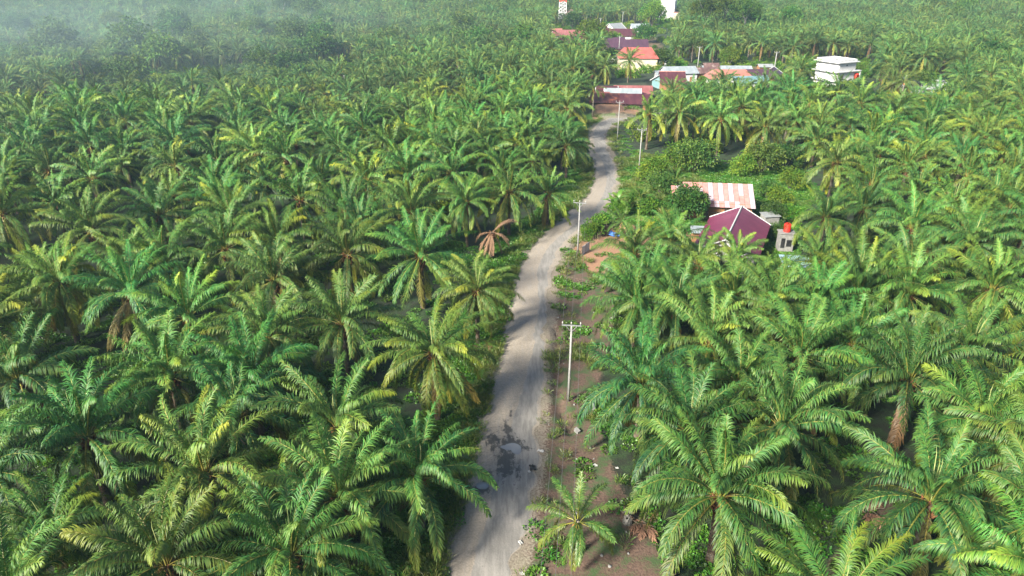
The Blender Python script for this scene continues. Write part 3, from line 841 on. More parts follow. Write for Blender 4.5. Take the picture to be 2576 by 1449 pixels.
# ------------------------------------------------------------------ masses: one object whose own mesh holds a few model plants and the points where they grow
def scatter(name, protos, P, rz, sc, var, label, cat):
    """protos: [(V, T, matidx, tint)], materials on the object; P: points"""
    mats, data = protos
    V, T, mi, ti, pid, n = [], [], [], [], [], 0
    for k_, (v, t, m, c) in enumerate(data):
        V.append(v); T.append(t + n); mi.append(m); ti.append(c); pid.append(np.full(len(v), k_)); n += len(v)
    V.append(P); ti.append(np.zeros((len(P), 4)))
    pid.append(np.full(len(P), -1))
    me = tri_mesh(name, np.concatenate(V), np.concatenate(T), mats, np.concatenate(mi), np.concatenate(ti))
    def attr(nm, typ, val):
        a = me.attributes.new(nm, typ, 'POINT')
        a.data.foreach_set('value', np.ascontiguousarray(val))
    z = np.zeros(n)
    attr('proto', 'INT', np.concatenate(pid).astype(np.int32))
    attr('var', 'INT', np.r_[z - 1, var].astype(np.int32))
    attr('turn', 'FLOAT', np.r_[z, rz].astype(np.float32))
    attr('size', 'FLOAT', np.r_[z, sc].astype(np.float32))
    o = link(name, me)
    tag(o, label, cat, kind='stuff')
    ng = bpy.data.node_groups.new(name, 'GeometryNodeTree')
    ng.interface.new_socket('Geometry', in_out='INPUT', socket_type='NodeSocketGeometry')
    ng.interface.new_socket('Geometry', in_out='OUTPUT', socket_type='NodeSocketGeometry')
    gi, go = ng.nodes.new('NodeGroupInput'), ng.nodes.new('NodeGroupOutput')
    jn = ng.nodes.new('GeometryNodeJoinGeometry')
    def named(nm, typ):
        a = ng.nodes.new('GeometryNodeInputNamedAttribute')
        a.data_type = typ
        a.inputs[0].default_value = nm
        return a.outputs[0]
    def eq(sock, val):
        c = ng.nodes.new('FunctionNodeCompare')
        c.data_type, c.operation = 'INT', 'EQUAL'
        ng.links.new(sock, c.inputs[2])
        c.inputs[3].default_value = val
        return c.outputs[0]
    def sep(selection):
        s_ = ng.nodes.new('GeometryNodeSeparateGeometry')
        s_.domain = 'POINT'
        ng.links.new(gi.outputs[0], s_.inputs[0])
        ng.links.new(selection, s_.inputs[1])
        return s_.outputs[0]
    pr, vr, tn, sz = named('proto', 'INT'), named('var', 'INT'), named('turn', 'FLOAT'), named('size', 'FLOAT')
    cxyz = ng.nodes.new('ShaderNodeCombineXYZ')
    ng.links.new(tn, cxyz.inputs[2])
    e2r = ng.nodes.new('FunctionNodeEulerToRotation')
    ng.links.new(cxyz.outputs[0], e2r.inputs[0])
    cs = ng.nodes.new('ShaderNodeCombineXYZ')
    for q_ in range(3):
        ng.links.new(sz, cs.inputs[q_])
    for k_ in range(len(data)):
        ip = ng.nodes.new('GeometryNodeInstanceOnPoints')
        ng.links.new(sep(eq(vr, k_)), ip.inputs['Points'])
        ng.links.new(sep(eq(pr, k_)), ip.inputs['Instance'])
        ng.links.new(e2r.outputs[0], ip.inputs['Rotation'])
        ng.links.new(cs.outputs[0], ip.inputs['Scale'])
        ng.links.new(ip.outputs[0], jn.inputs[0])
    ng.links.new(jn.outputs[0], go.inputs[0])
    md = o.modifiers.new('plants', 'NODES')
    md.node_group = ng
    return o

def far_palm(seed, nf, npair, lw, h, **kw):
    V, T, mi, ti = crown_data(seed, nf, npair, lw, **kw)
    n = 6
    a = np.arange(n) * 2 * math.pi / n
    tv = np.concatenate([np.stack([0.36 * np.cos(a), 0.36 * np.sin(a), 0 * a - h - 1.5], -1), np.stack([0.4 * np.cos(a), 0.4 * np.sin(a), 0 * a], -1)])
    tt = np.array([x for i in range(n) for x in ((i, (i + 1) % n, n + (i + 1) % n), (i, n + (i + 1) % n, n + i))])
    return join([(V, T, mi, ti), (tv, tt, np.full(len(tt), 2), np.zeros((len(tv), 4)))])
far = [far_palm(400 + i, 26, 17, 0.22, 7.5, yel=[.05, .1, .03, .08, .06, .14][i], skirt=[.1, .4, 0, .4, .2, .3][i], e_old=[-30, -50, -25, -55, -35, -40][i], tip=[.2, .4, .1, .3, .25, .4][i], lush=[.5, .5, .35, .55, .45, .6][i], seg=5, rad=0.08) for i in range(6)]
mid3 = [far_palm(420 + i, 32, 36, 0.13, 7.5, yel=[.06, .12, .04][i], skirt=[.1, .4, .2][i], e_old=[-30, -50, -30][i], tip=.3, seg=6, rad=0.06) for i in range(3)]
sp_ = np.array(stuff_pts)
near_s = sp_[:, 5] < 330
var = np.where(near_s, 6 + rng.integers(0, 3, len(sp_)), rng.integers(0, 6, len(sp_)))
Pf = np.stack([sp_[:, 0], sp_[:, 1], sp_[:, 2] + sp_[:, 3]], -1)
scatter('oil_palm_forest', ([M['palm_far'], M['petiole'], M['trunk']], far + mid3), Pf, rng.uniform(0, 6.28, len(Pf)), sp_[:, 4], var, 'endless far oil palm plantation fading into haze behind the village', 'palm forest')

# ------------------------------------------------------------------ broadleaf trees, bushes
def crown_leaves(seed, rx, ry, rz, n_cl, per, leaf, clump, dens_out=0.75, tint_y=0.15, flat=0.0, cz=0.0):
    """leaves in clumps set through an uneven ellipsoid, with gaps"""
    rg = np.random.default_rng(seed)
    d = rg.normal(size=(n_cl, 3)); d /= np.linalg.norm(d, axis=1)[:, None]
    d[:, 2] = np.where(d[:, 2] < -0.5, -d[:, 2] * 0.6, d[:, 2])
    bump = 0.74 + 0.42 * vnoise(d[:, 0] * 2.3 + seed, d[:, 1] * 2.3 + d[:, 2] * 1.7, seed)
    r = np.where(rg.random(n_cl) < dens_out, rg.uniform(0.78, 1.0, n_cl), rg.uniform(0.25, 0.78, n_cl)) * bump
    cc = d * r[:, None] * np.array([rx, ry, rz]) + np.array([0, 0, cz])
    cl_r = clump * rg.uniform(0.6, 1.3, n_cl)
    gcl = rg.normal(0.5, 0.2, n_cl); ycl = np.clip(rg.normal(tint_y, 0.12, n_cl), 0, 1)
    e = rg.normal(size=(n_cl, per, 3)); e /= np.linalg.norm(e, axis=2)[..., None]
    P = cc[:, None, :] + e * (cl_r[:, None, None] * rg.random((n_cl, per, 1)) ** 0.5) * np.array([1, 1, 0.75])
    D = e + d[:, None, :] * 0.6 + rg.normal(0, 0.4, e.shape)
    n = n_cl * per
    v = strips(rg, P.reshape(-1, 3), D.reshape(-1, 3), leaf * rg.uniform(0.7, 1.3, n), leaf * 0.62 * rg.uniform(0.7, 1.2, n), None)
    v[3].reshape(n_cl, per, 4, 4)[..., 0] = np.clip(ycl[:, None, None] + rg.normal(0, 0.06, (n_cl, per, 1)), 0, 1)
    v[3].reshape(n_cl, per, 4, 4)[..., 1] = np.clip(gcl[:, None, None] + rg.normal(0, 0.12, (n_cl, per, 1)), 0, 1)
    return v

def tree_meshes(seed, h, crown_r, crown_h, trunk_r, mat, leaf=0.5, n_cl=130, per=26, clump=1.0, yel=0.12, bark='bark', fork=5, low=0.0):
    rg = np.random.default_rng(seed)
    cz = h - crown_h / 2
    v = crown_leaves(seed, crown_r, crown_r, crown_h / 2, n_cl, per, leaf, clump, tint_y=yel, cz=cz)
    cm = tri_mesh('crown', v[0], v[1], [M[mat]], v[2], v[3])
    mb = MB()
    fz = max(0.3, cz - crown_h * 0.45)
    lean = rg.normal(0, 0.03, 2) * h
    top = np.array([lean[0], lean[1], fz])
    mb.tube([(0, 0, -0.2), (lean[0] * .4, lean[1] * .4, fz * 0.5), top], [trunk_r * 1.3, trunk_r, trunk_r * 0.85], 8)
    for i in range(fork):
        a = i * 2.4 + rg.uniform(0, 1)
        e = rg.uniform(0.35, 0.8)
        o = np.array([math.cos(a) * crown_r * e, math.sin(a) * crown_r * e, crown_h * rg.uniform(0.45, 0.8)])
        mb.tube([top - np.array([0, 0, 0.2]), top + o * 0.5 + np.array([0, 0, 0.1 * crown_h]), top + o], [trunk_r * 0.62, trunk_r * 0.38, trunk_r * 0.12], 6)
    return cm, mb.mesh('trunk', M[bark])

def tree(name, label, cat, px, py, z0, ms, rz=0.0, s=1.0, group=None, sub=('crown', 'trunk')):
    p = at(px, py, z0)
    p.z = z0 + float(hill(p.x, p.y))
    t = thing(name, label, cat, p, rz, group)
    t.scale = (s, s, s)
    link(sub[0], ms[0], t); link(sub[1], ms[1], t)
    return t

tree('round_tree', 'dark glossy round tree standing in front of the striped roof', 'tree', 1722, 556, 0, tree_meshes(501, 6.6, 3.5, 6.0, 0.22, 'tree_dark', 0.42, 190, 34, 0.75, 0.16))
tree('vine_tree', 'yellow green vine covered bush tree beside the brown dead palm', 'tree', 1126, 603, 0, tree_meshes(502, 6.8, 2.7, 5.6, 0.2, 'shrub', 0.4, 110, 30, 0.8, 0.3))
tree('wide_tree', 'wide grey green dome shaped tree among the palms', 'tree', 902, 326, 0, tree_meshes(503, 9.0, 7.8, 8.0, 0.4, 'tree_grey', 0.5, 320, 34, 1.2, 0.2), s=1.0)
tall = tree_meshes(504, 24, 8.5, 13, 0.5, 'tree', 0.85, 150, 30, 1.7, 0.2, 'lichen', 7)
tall2 = tree_meshes(505, 22, 7.0, 11, 0.42, 'tree', 0.85, 120, 30, 1.6, 0.25, 'lichen', 6)
tree('tall_tree', 'tall pale trunked tree nearest the white tower house', 'tree', 1768, 106, 0, tall, 0.3, 1.0, 'tall pale trunked trees')
tree('tall_tree', 'middle one of three tall pale trunked trees behind the palms', 'tree', 1815, 102, 0, tall2, 1.9, 1.1, 'tall pale trunked trees')
tree('tall_tree', 'tall pale trunked tree farthest from the white tower house', 'tree', 1868, 106, 0, tall, 3.1, 0.95, 'tall pale trunked trees')
tree('broad_tree', 'broad sunlit olive tree rising above the far palms before the smoke', 'tree', 1088, 122, 0, tree_meshes(506, 14, 8.5, 11, 0.5, 'tree', 0.8, 170, 30, 1.6, 0.35))
hz = tree_meshes(507, 20, 8, 10, 0.4, 'tree', 0.85, 120, 28, 1.7, 0.15, 'lichen', 6)
hz2 = tree_meshes(508, 17, 7, 9, 0.36, 'tree', 0.8, 110, 28, 1.6, 0.3, 'lichen', 6)
for (px, py, m_, s_, lb) in [(300, 110, hz, .9, 'hazy tall tree with a leaning bare limb above the young palms'), (448, 132, hz, 1.1, 'hazy tall tree with a long pale trunk in open scrub'), (155, 126, hz2, .9, 'thin pale stemmed tree over the hazy palms farthest from the road'),
                         (720, 72, hz, 1.0, 'hazy twin limbed tree on the far plantation slope'), (785, 92, hz2, 1.2, 'hazy pale stemmed tree with a flat leafy top'), (645, 122, hz2, 1.0, 'hazy round topped tree over the dark far palms'), (820, 95, hz2, .85, 'short many limbed tree beside the flat topped tree'),
                         (290, 195, hz2, .8, 'yellowish forked tree at the edge of the young palms'), (60, 120, hz, .85, 'hazy broad tree by the scrub at the haziest corner')]:
    tree('hazy_tree', lb, 'tree', px, py, 0, m_, random.uniform(0, 6), s_, 'tall trees in the haze')
vb = tree_meshes(509, 7.5, 4.6, 7.0, 0.25, 'shrub', 0.5, 120, 28, 1.0, 0.3)
vb2 = tree_meshes(510, 7.0, 4.0, 6.6, 0.25, 'tree_dark', 0.5, 120, 28, 0.95, 0.1)
for (px, py, m_, s_, lb) in [(1490, 118, vb, 2.0, 'tall yellow green tree by the village street poles'), (1622, 108, vb2, 1.5, 'round deep green tree behind the orange roofed hall'), (1640, 72, vb, 2.2, 'yellowish tall tree below the white tower house'), (1662, 178, vb2, 1.3, 'round green tree beside the orange roofed hall'),
                         (2312, 240, vb2, 1.1, 'dark round tree before the grey gabled house'), (2485, 190, vb2, 2.0, 'big dark feathery tree among the palms beyond the grey gabled house'), (1835, 168, vb, 1.1, 'bright green shrub tree behind the long zinc roofs'), (1610, 152, vb2, .8, 'low dark tree against the cream hall wall'),
                         (2210, 205, vb2, 1.0, 'dark tree beside the white block house'), (1535, 152, vb2, .9, 'small dark tree between the street poles and the rusty roadside houses'), (1545, 112, vb, 1.0, 'yellow green tree pressed against the purple roofs'), (1440, 72, vb2, 1.6, 'dark tree behind the pink village roof')]:
    tree('village_tree', lb, 'tree', px, py, 0, m_, random.uniform(0, 6), s_, 'trees around the village houses')

def bush_meshes(seed, r, h, mat, leaf, n_cl, per, clump, yel=0.2):
    rg = np.random.default_rng(seed)
    v = crown_leaves(seed, r, r * 0.9, h * 0.55, n_cl, per, leaf, clump, 0.7, yel, cz=h * 0.5)
    f = tri_mesh('foliage', v[0], v[1], [M[mat]], v[2], v[3])
    mb = MB()
    for i in range(6):
        a = i * 1.1 + rg.uniform(0, .5)
        mb.tube([(0, 0, -0.1), (math.cos(a) * r * .3, math.sin(a) * r * .3, h * .4), (math.cos(a) * r * .6, math.sin(a) * r * .6, h * .75)], [0.06, 0.045, 0.015], 5)
    return f, mb.mesh('stem', M['bark'])
b1 = bush_meshes(520, 3.0, 4.6, 'shrub', 0.4, 90, 26, 0.85, 0.12)
b2 = bush_meshes(521, 4.0, 6.4, 'tree_dark', 0.45, 130, 26, 1.0, 0.12)
b3 = bush_meshes(522, 1.6, 2.2, 'shrub', 0.3, 50, 24, 0.5, 0.2)
b4 = bush_meshes(523, 1.4, 2.4, 'shrub', 0.34, 46, 24, 0.5, 0.12)
for (px, py, m_, s_, lb) in [(1642, 452, b1, 1.1, 'light green bush behind the third utility pole'), (1745, 432, b2, 1.15, 'tall dark bush draped in vines at the dark palm edge'), (1700, 425, b1, 1.2, 'pale creeper covered bush beside the tall dark bush'), (1915, 436, b2, 1.1, 'big rounded bush behind the striped roof'), (1865, 440, b1, 1.0, 'low bush between the two big ones behind the striped roof'),
                         (1975, 425, b2, 0.9, 'dark bush at the clearing edge nearest the golden palms'), (1660, 492, b2, 0.75, 'dark bush close by the round glossy tree'), (1600, 520, b1, 0.7, 'leafy garden bush between road and dark bush'), (1632, 540, b4, 1.3, 'garden bush near the sugar cane clump'), (1560, 545, b1, 0.6, 'bush under the banana plant'),
                         (1490, 592, b3, 1.2, 'bright green shrub leaning over the stick fence'), (1512, 575, b4, 1.1, 'feathery green shrub by the road above the stick fence'), (1480, 600, b3, 0.8, 'small yellow green shrub at the fence end'), (1945, 560, b2, 0.6, 'dark bush behind the maroon roof'), (1930, 505, b2, 0.65, 'dark bush at the short end of the striped house'),
                         (1990, 560, b1, 0.7, 'green bush beyond the red tank'), (1955, 520, b1, 0.8, 'bush at the striped house corner'), (1985, 475, b1, 0.9, 'creeper mound in the clearing beyond the striped roof'), (1950, 600, b2, 0.45, 'small dark bush against the tank house'), (1700, 655, b2, 0.6, 'dark bush under the palms before the maroon gable')]:
    tree('bush', lb, 'bush', px, py, 0, m_, random.uniform(0, 6), s_, 'bushes round the clearing', ('foliage', 'stem'))

# ------------------------------------------------------------------ low masses: leafy cover, grass, forest undergrowth
rg = np.random.default_rng(77)
def clump(seed, n, r, L, w, up, y=0.12):
    rg_ = np.random.default_rng(seed)
    a = rg_.uniform(0, 6.28, n); rr = r * np.sqrt(rg_.random(n))
    P = np.stack([rr * np.cos(a), rr * np.sin(a), rg_.uniform(0, L * 0.4, n)], -1)
    D = np.stack([np.cos(a), np.sin(a), np.full(n, up)], -1) + rg_.normal(0, 0.5, (n, 3))
    D[:, 2] = np.abs(D[:, 2])
    return strips(rg_, P, D, L * rg_.uniform(0.6, 1.3, n), w * rg_.uniform(0.7, 1.3, n), None, y, 0.5)
cov = [clump(600 + i, 90, 0.65, 0.26, 0.14, 0.9, [.05, .12, .2][i]) for i in range(3)]
def spread(n, x0, x1, y0, y1, keep):
    P = np.stack([rg.uniform(x0, x1, n), rg.uniform(y0, y1, n)], -1)
    return P[keep(P[:, 0], P[:, 1])]
def in_view(x, y, m=60):
    a, b, d = pix(x, y, 0 * x)
    return (a > -m) & (a < 2576 + m) & (b < 1449 + m) & (d > 4)
def keep_cover(x, y):
    d = segdist(x, y, ROAD)
    p = smooth(2.6, 4.2, d)
    s_ = polydist(x, y, SOIL); g_ = polydist(x, y, YARD)
    nz = vnoise(x / 3.2, y / 3.2, 14)
    dens = np.where((s_ < 0.3), 0.14 * (nz > 0.72), np.where(g_ < 0.5, 0.03, 0.05 + 0.22 * (nz > 0.55)))
    left = (x < np.interp(y, ry_[np.argsort(ry_)], rx_[np.argsort(ry_)])) & (d < 9)
    dens = np.where(left & (nz > 0.3), 1.0, dens)
    dens = np.where(polydist(x, y, CLEAR) < 0, 1.0, dens)
    return in_view(x, y) & (rg.random(len(x)) < p * dens)
Pc = spread(42000, -75, 75, 34, 105, keep_cover)
Pc2 = spread(16000, -30, 70, 100, 190, lambda x, y: keep_cover(x, y) & ((polydist(x, y, CLEAR) < 3) | (segdist(x, y, ROAD) < 9)))
Pc = np.concatenate([Pc, Pc2])
scatter('ground_cover', ([M['cover']], cov), np.c_[Pc, 0 * Pc[:, 0]], rg.uniform(0, 6.28, len(Pc)), rg.uniform(0.5, 1.5, len(Pc)), rg.integers(0, 3, len(Pc)), 'low leafy green creeper covering the ground beside the road and under palms', 'ground cover')
gr = [clump(620 + i, 40, 0.4, 0.7, 0.05, 2.2, [.12, .35][i]) for i in range(2)]
def keep_grass(x, y):
    d = segdist(x, y, ROAD)
    nz = vnoise(x / 2.4, y / 2.4, 15)
    p = smooth(2.4, 3.0, d) * smooth(7.0, 3.4, d) * np.clip(1.7 * nz - 0.35, 0, 1) * np.where(y > 105, 1.0, np.where(x < np.interp(y, ry_[:400], rx_[:400]), 0.55, 0.07))
    p = np.maximum(p, 0.25 * (polydist(x, y, SOIL) < 0.5) * (nz > 0.78))
    p = np.maximum(p, 0.8 * (polydist(x, y, CLEAR) < 0) * (x < 40) * (y > 128) * (nz > 0.4))
    return in_view(x, y) & (d > 2.7) & (rg.random(len(x)) < p)
Pg = np.concatenate([spread(26000, -14, 22, 34, 105, keep_grass), spread(26000, -10, 45, 100, 215, keep_grass)])
scatter('grass', ([M['grass']], gr), np.c_[Pg, 0 * Pg[:, 0]], rg.uniform(0, 6.28, len(Pg)), rg.uniform(0.5, 1.25, len(Pg)), rg.integers(0, 2, len(Pg)), 'tufts of yellowish grass along the road verges', 'grass')
un = []
for i in range(3):
    v = crown_leaves(640 + i, 2.4, 2.4, 1.7, 46, 12, 0.62, 0.75, 0.7, [.1, .22, .35][i], cz=1.0)
    un.append(v)
def keep_under(x, y):
    c_, d_, e_ = pix(x, y, 0 * x)
    yo = polydist(x, y, YOUNG)
    dens = 0.10 + 0.55 * (yo < 12) + 0.25 * (vnoise(x / 40, y / 40, 33) > 0.62)
    dens = np.where((polydist(x, y, VILL) < 6) | (polydist(x, y, CLEAR) < 4), 0, dens); dens = np.where(polydist(x, y, VILL2) < 0, 0.15, dens)
    return (c_ > -60) & (c_ < 2640) & (d_ > -30) & (e_ > 150) & (segdist(x, y, ROAD) > 6) & (rg.random(len(x)) < dens)
Pu = spread(26000, -420, 420, 150, 560, keep_under)
scatter('scrub', ([M['shrub']], un), np.c_[Pu, hill(Pu[:, 0], Pu[:, 1])], rg.uniform(0, 6.28, len(Pu)), rg.uniform(0.5, 1.3, len(Pu)), rg.integers(0, 3, len(Pu)), 'wild green scrub between the far palms and over the replanted ground', 'scrub')

wd = []
for i in range(4):
    wd.append(crown_leaves(660 + i, 6.5, 6.5, [4.5, 6.5, 5.0, 7.5][i], 80, 16, 1.0, 1.6, 0.75, [.05, .15, .3, .1][i], cz=[8, 10, 9, 12][i]))
def keep_wood(x, y):
    c_, d_, e_ = pix(x, y, 0 * x)
    n_ = vnoise(x / 85 + 7, y / 70, 51)
    dens = np.clip((n_ - 0.52) * 3.0, 0.02, 0.8)
    for p_ in (VILL, VILL2, VILL3):
        dens = np.where(polydist(x, y, p_) < 9, 0, dens)
    for (x0, y0, x1, y1, dm_) in KEEP:
        r_ = 7.5 * F / np.maximum(e_, 1)
        dens = np.where((c_ + r_ > x0) & (c_ - r_ < x1) & (d_ - 1.9 * r_ < y1) & (d_ > y0) & (y < dm_ + 110), 0, dens)
    return (c_ > -60) & (c_ < 2640) & (d_ > -60) & (e_ > 230) & (segdist(x, y, ROAD) > 14) & (rng.random(len(x)) < dens)
Pw = spread(2300, -620, 620, 240, 960, keep_wood)
scatter('mixed_woodland', ([M['tree']], wd), np.c_[Pw, hill(Pw[:, 0], Pw[:, 1])], rg.uniform(0, 6.28, len(Pw)), rg.uniform(0.55, 1.3, len(Pw)), rg.integers(0, 4, len(Pw)), 'dark leafy trees mixed into the far palm plantation', 'woodland')

# ------------------------------------------------------------------ coconut palms, bananas, sugar cane, dead palm
def coco_crown(seed, nf=20, L=4.7, npair=84):
    rg_ = np.random.default_rng(seed)
    out = []
    for i in range(nf):
        a = (i + .5) / nf
        old = a > 0.72
        out.append(frond(rg_, L * rg_.uniform(.85, 1.05), R(84 - 118 * a ** 0.95 + rg_.normal(0, 4)), R(40 + 52 * min(1, a * 2) * (0.7 if old else 1)), i * 2.4 + rg_.normal(0, .15), npair, 0.05, 0.85, (0.05 + (0.42 * rg_.random() if old else 0.08 * rg_.random())), 0.15 * rg_.random(), 0.6 - 0.25 * a, rg_.normal(0, .2), rg_.normal(0, .4), 0.75, 0.35 * rg_.random() if a > .85 else 0, petl=0.2))
    V, T, mi, ti = join(out)
    return tri_mesh('crown', V, T, [M['coco'], M['petiole']], mi, ti)
def coconut(px, py, h, s, label, seed, nuts=True):
    p = at(px, py, h)
    t = thing('coconut_palm', label, 'palm', (p.x, p.y, 0), seed * 1.3, 'coconut palms')
    c_ = link('crown', coco_crown(seed), t, (0, 0, h)); c_.scale = (s, s, s)
    mb = MB()
    mb.tube([(0.0, 0, -0.1), (0.05, 0, h * .3), (0.08, 0, h * .7), (0, 0, h + 0.1)], [0.26, 0.17, 0.14, 0.16], 10)
    mb.build('trunk', M['bark'], t, True)
    if nuts:
        for i in range(7):
            a = i * 0.9
            n_ = MB().lathe([(0.005, -0.16), (0.09, -0.11), (0.125, 0), (0.09, 0.11), (0.005, 0.16)], (0, 0, 0), 10).build('coconut', M['nut'], t, True)
            n_.location = (0.28 * math.cos(a), 0.28 * math.sin(a), h - 0.25 - 0.1 * (i % 3))
coconut(1453, 1312, 3.6, .84, 'small coconut palm with orange nuts standing on bare soil by the road', 1)
coconut(1566, 560, 2.6, .75, 'young yellowish coconut palm in the roadside garden', 2, False)
coconut(1612, 497, 2.2, .7, 'young coconut palm by the third utility pole', 3, False)
coconut(2138, 252, 8, 1.0, 'yellow coconut palm just beside the white block house', 4)
coconut(2275, 208, 10, 1.1, 'coconut palm with drooping golden fronds near the grey gabled house', 5)
coconut(1494, 226, 8, .9, 'orange yellow coconut palm beside the rusty roadside roof', 6)
coconut(1700, 455, 2.0, .8, 'pale green coconut palm sprouting behind the striped roof', 7, False)

def banana(px, py, h, s, label, seed):
    rg_ = np.random.default_rng(seed)
    p = at(px, py, 0)
    t = thing('banana_plant', label, 'banana plant', p, seed, 'banana plants')
    t.scale = (s, s, s)
    MB().tube([(0, 0, -.1), (0, 0, h * .5), (0.05, 0, h)], [.16, .13, .08], 8).build('stem', M['fern'], t, True)
    for i in range(8):
        a = i * 2.4
        e0, b = R(78 - 8 * i), R(70)
        n = 9
        s_ = np.linspace(0, 1, n)
        ph = e0 - b * s_
        r_ = np.cumsum(np.cos(ph)) * 2.4 / n; z_ = np.cumsum(np.sin(ph)) * 2.4 / n
        wd = 0.34 * np.sin(np.clip(s_ * 1.05, 0, 1) * math.pi) ** 0.6 + 0.02
        cx = np.stack([r_ * math.cos(a), r_ * math.sin(a), h + z_], -1)
        sd = np.array([-math.sin(a), math.cos(a), 0])
        V = np.stack([cx - sd * wd[:, None] - np.array([0, 0, .08]), cx, cx + sd * wd[:, None] - np.array([0, 0, .08])], 1).reshape(-1, 3)
        T = []
        for q_ in range(n - 1):
            for c_ in range(2):
                o_ = q_ * 3 + c_
                T += [(o_, o_ + 1, o_ + 4), (o_, o_ + 4, o_ + 3)]
        ti = np.zeros((len(V), 4)); ti[:, 3] = 1; ti[:, 1] = 0.5 + 0.4 * rg_.random(); ti[:, 0] = 0.2 * rg_.random()
        link('leaf', tri_mesh('leaf', V, np.array(T), [M['banana']], None, ti), t)
banana(1552, 540, 2.6, 1.1, 'banana plant with one upright bright leaf beside the road', 1)
banana(1540, 535, 2.0, .9, 'shorter banana plant tucked behind the upright leaved one', 2)
banana(1655, 600, 1.4, .7, 'small banana plant on the sandy yard', 3)

def grassy(px, py, h, s, label, seed, mat='grass'):
    rg_ = np.random.default_rng(seed)
    n = 260
    a = rg_.uniform(0, 6.28, n)
    P = np.stack([.7 * np.cos(a) * rg_.random(n), .7 * np.sin(a) * rg_.random(n), rg_.uniform(0, h * .6, n)], -1)
    D = np.stack([np.cos(a), np.sin(a), rg_.uniform(.8, 2.2, n)], -1)
    v = strips(rg_, P, D, h * rg_.uniform(.4, .7, n), 0.09 + 0 * a, None, .25, .6)
    t = thing('sugar_cane', label, 'sugar cane', at(px, py, 0), 0, 'sugar cane clumps')
    link('leaves', tri_mesh('leaves', v[0], v[1], [M[mat]], v[2], v[3]), t)
    mb = MB()
    for i in range(14):
        b = i * 2.4
        mb.tube([(.3 * math.cos(b) * (i / 14), .3 * math.sin(b) * (i / 14), 0), (.6 * math.cos(b) * (i / 14), .6 * math.sin(b) * (i / 14), h * .7)], [.03, .02], 5)
    mb.build('cane', M['fern'], t)
grassy(1668, 565, 3.4, 1, 'tall grassy cane clump beside the round glossy tree', 1)
grassy(1690, 588, 3.0, 1, 'upright cane clump on the sandy yard', 2)

p = at(1238, 648)                                        # the dead palm
t = thing('dead_palm', 'withered brown palm with collapsed fronds beside the road bend', 'palm', (p.x, p.y, 0), 0.2)
rg_ = np.random.default_rng(5)
fr = []
for (az, e0, b, L) in [(0.15, 48, 85, 5.0), (0.45, 40, 60, 4.6), (3.5, -35, 40, 3.6), (3.9, -50, 25, 3.8), (4.2, -60, 20, 3.6), (4.6, -55, 20, 3.4), (5.9, -55, 30, 3.6), (2.9, 5, 95, 3.2), (5.6, 10, 95, 3.6), (4.0, -62, 12, 3.0), (3.2, -48, 30, 3.4)]:
    fr.append(frond(rg_, L, R(e0), R(b), az, 46, 0.07, 0.7, 0.4, 0.2, 0.5, 0.1, 0.3, 1.3, 0.0))
Vd, Td, mi_, ti_ = join(fr)
link('crown', tri_mesh('crown', Vd, Td, [M['dead'], M['dead']], mi_, ti_), t, (0, 0, 4.2))
tk = link('trunk', TRUNKS[0], t); tk.scale = (.8, .8, 4.2 / 6.5)
p = at(872, 262)
t = thing('dead_palm', 'grey dead palm skirted with hanging dry fronds above the dome shaped tree', 'palm', (p.x, p.y, 0), 0.5)
fr = [frond(rg_, rg_.uniform(3, 4.5), R(rg_.uniform(-75, -50)), R(15), i * 2.4, 30, 0.12, 0.6, 0.1, 0, 0.6, 0.1, 0.3, 1.0, 0) for i in range(16)]
Vd, Td, mi_, ti_ = join(fr)
link('crown', tri_mesh('crown', Vd, Td, [M['dead'], M['dead']], mi_, ti_), t, (0, 0, 8))
MB().tube([(0, 0, -.1), (0, 0, 4), (.1, 0, 9)], [.4, .36, .3], 8).build('trunk', M['lichen'], t)
def stump(px, py, h, label):
    p = at(px, py)
    t = thing('palm_stump', label, 'stump', (p.x, p.y, 0), px, 'pale palm stumps')
    mb = MB().lathe([(0.44, -0.1), (0.42, 0.2), (0.36, 0.5), (0.34, h * .8), (0.36, h), (0.1, h - .12)], (0, 0, 0), 12)
    mb.v[0] += np.random.default_rng(py).normal(0, .035, mb.v[0].shape)
    mb.build('bole', M['stump'], t)
    mb = MB()
    for i in range(14):
        a = i * 2.4
        mb.tube([(.30 * math.cos(a), .36 * math.sin(a), h * .4 + .06 * i), (.55 * math.cos(a), .55 * math.sin(a), h * .4 + .25 + .06 * i)], [.1, .04], 4)
    mb.build('frond_stubs', M['trunk'], t)
stump(1578, 1314, 1.1, 'lichen white palm stump on the soil beyond the coconut palm')
stump(1680, 1460, 1.3, 'lichen white palm stump below the largest palm crown')

def pile(px, py, r, label, seed, mat):
    rg_ = np.random.default_rng(seed)
    p = at(px, py)
    t = thing('frond_pile', label, 'frond pile', (p.x, p.y, 0), 0, 'heaps of cut fronds')
    fr = [frond(rg_, r * rg_.uniform(.9, 1.6), R(rg_.uniform(5, 20)), R(30), rg_.uniform(0, 6.28), 26, 0.07, 0.5, .2, 0, .5, .2, .8, .5, 0) for i in range(8)]
    V, T, mi, ti = join(fr)
    link('dry_fronds', tri_mesh('dry_fronds', V, T, [mat, mat], mi, ti), t, (0, 0, 0.15))
    mb = MB()
    for i in range(12):
        a, b = rg_.uniform(0, 6.28), rg_.uniform(0, 6.28)
        q_ = np.array([math.cos(b), math.sin(b), 0]) * r * .4 * rg_.random()
        mb.tube([q_ + np.array([0, 0, .1]), q_ + np.array([math.cos(a) * r * .7, math.sin(a) * r * .7, .25 + .3 * rg_.random()])], [.05, .02], 5)
    mb.build('stalk', M['stick'], t)
pile(1217, 882, 1.2, 'grey heap of cut fronds between palms and road', 1, M['dead'])
pile(1622, 1318, 1.3, 'pinkish heap of dry fronds behind the white stump', 2, M['dead'])
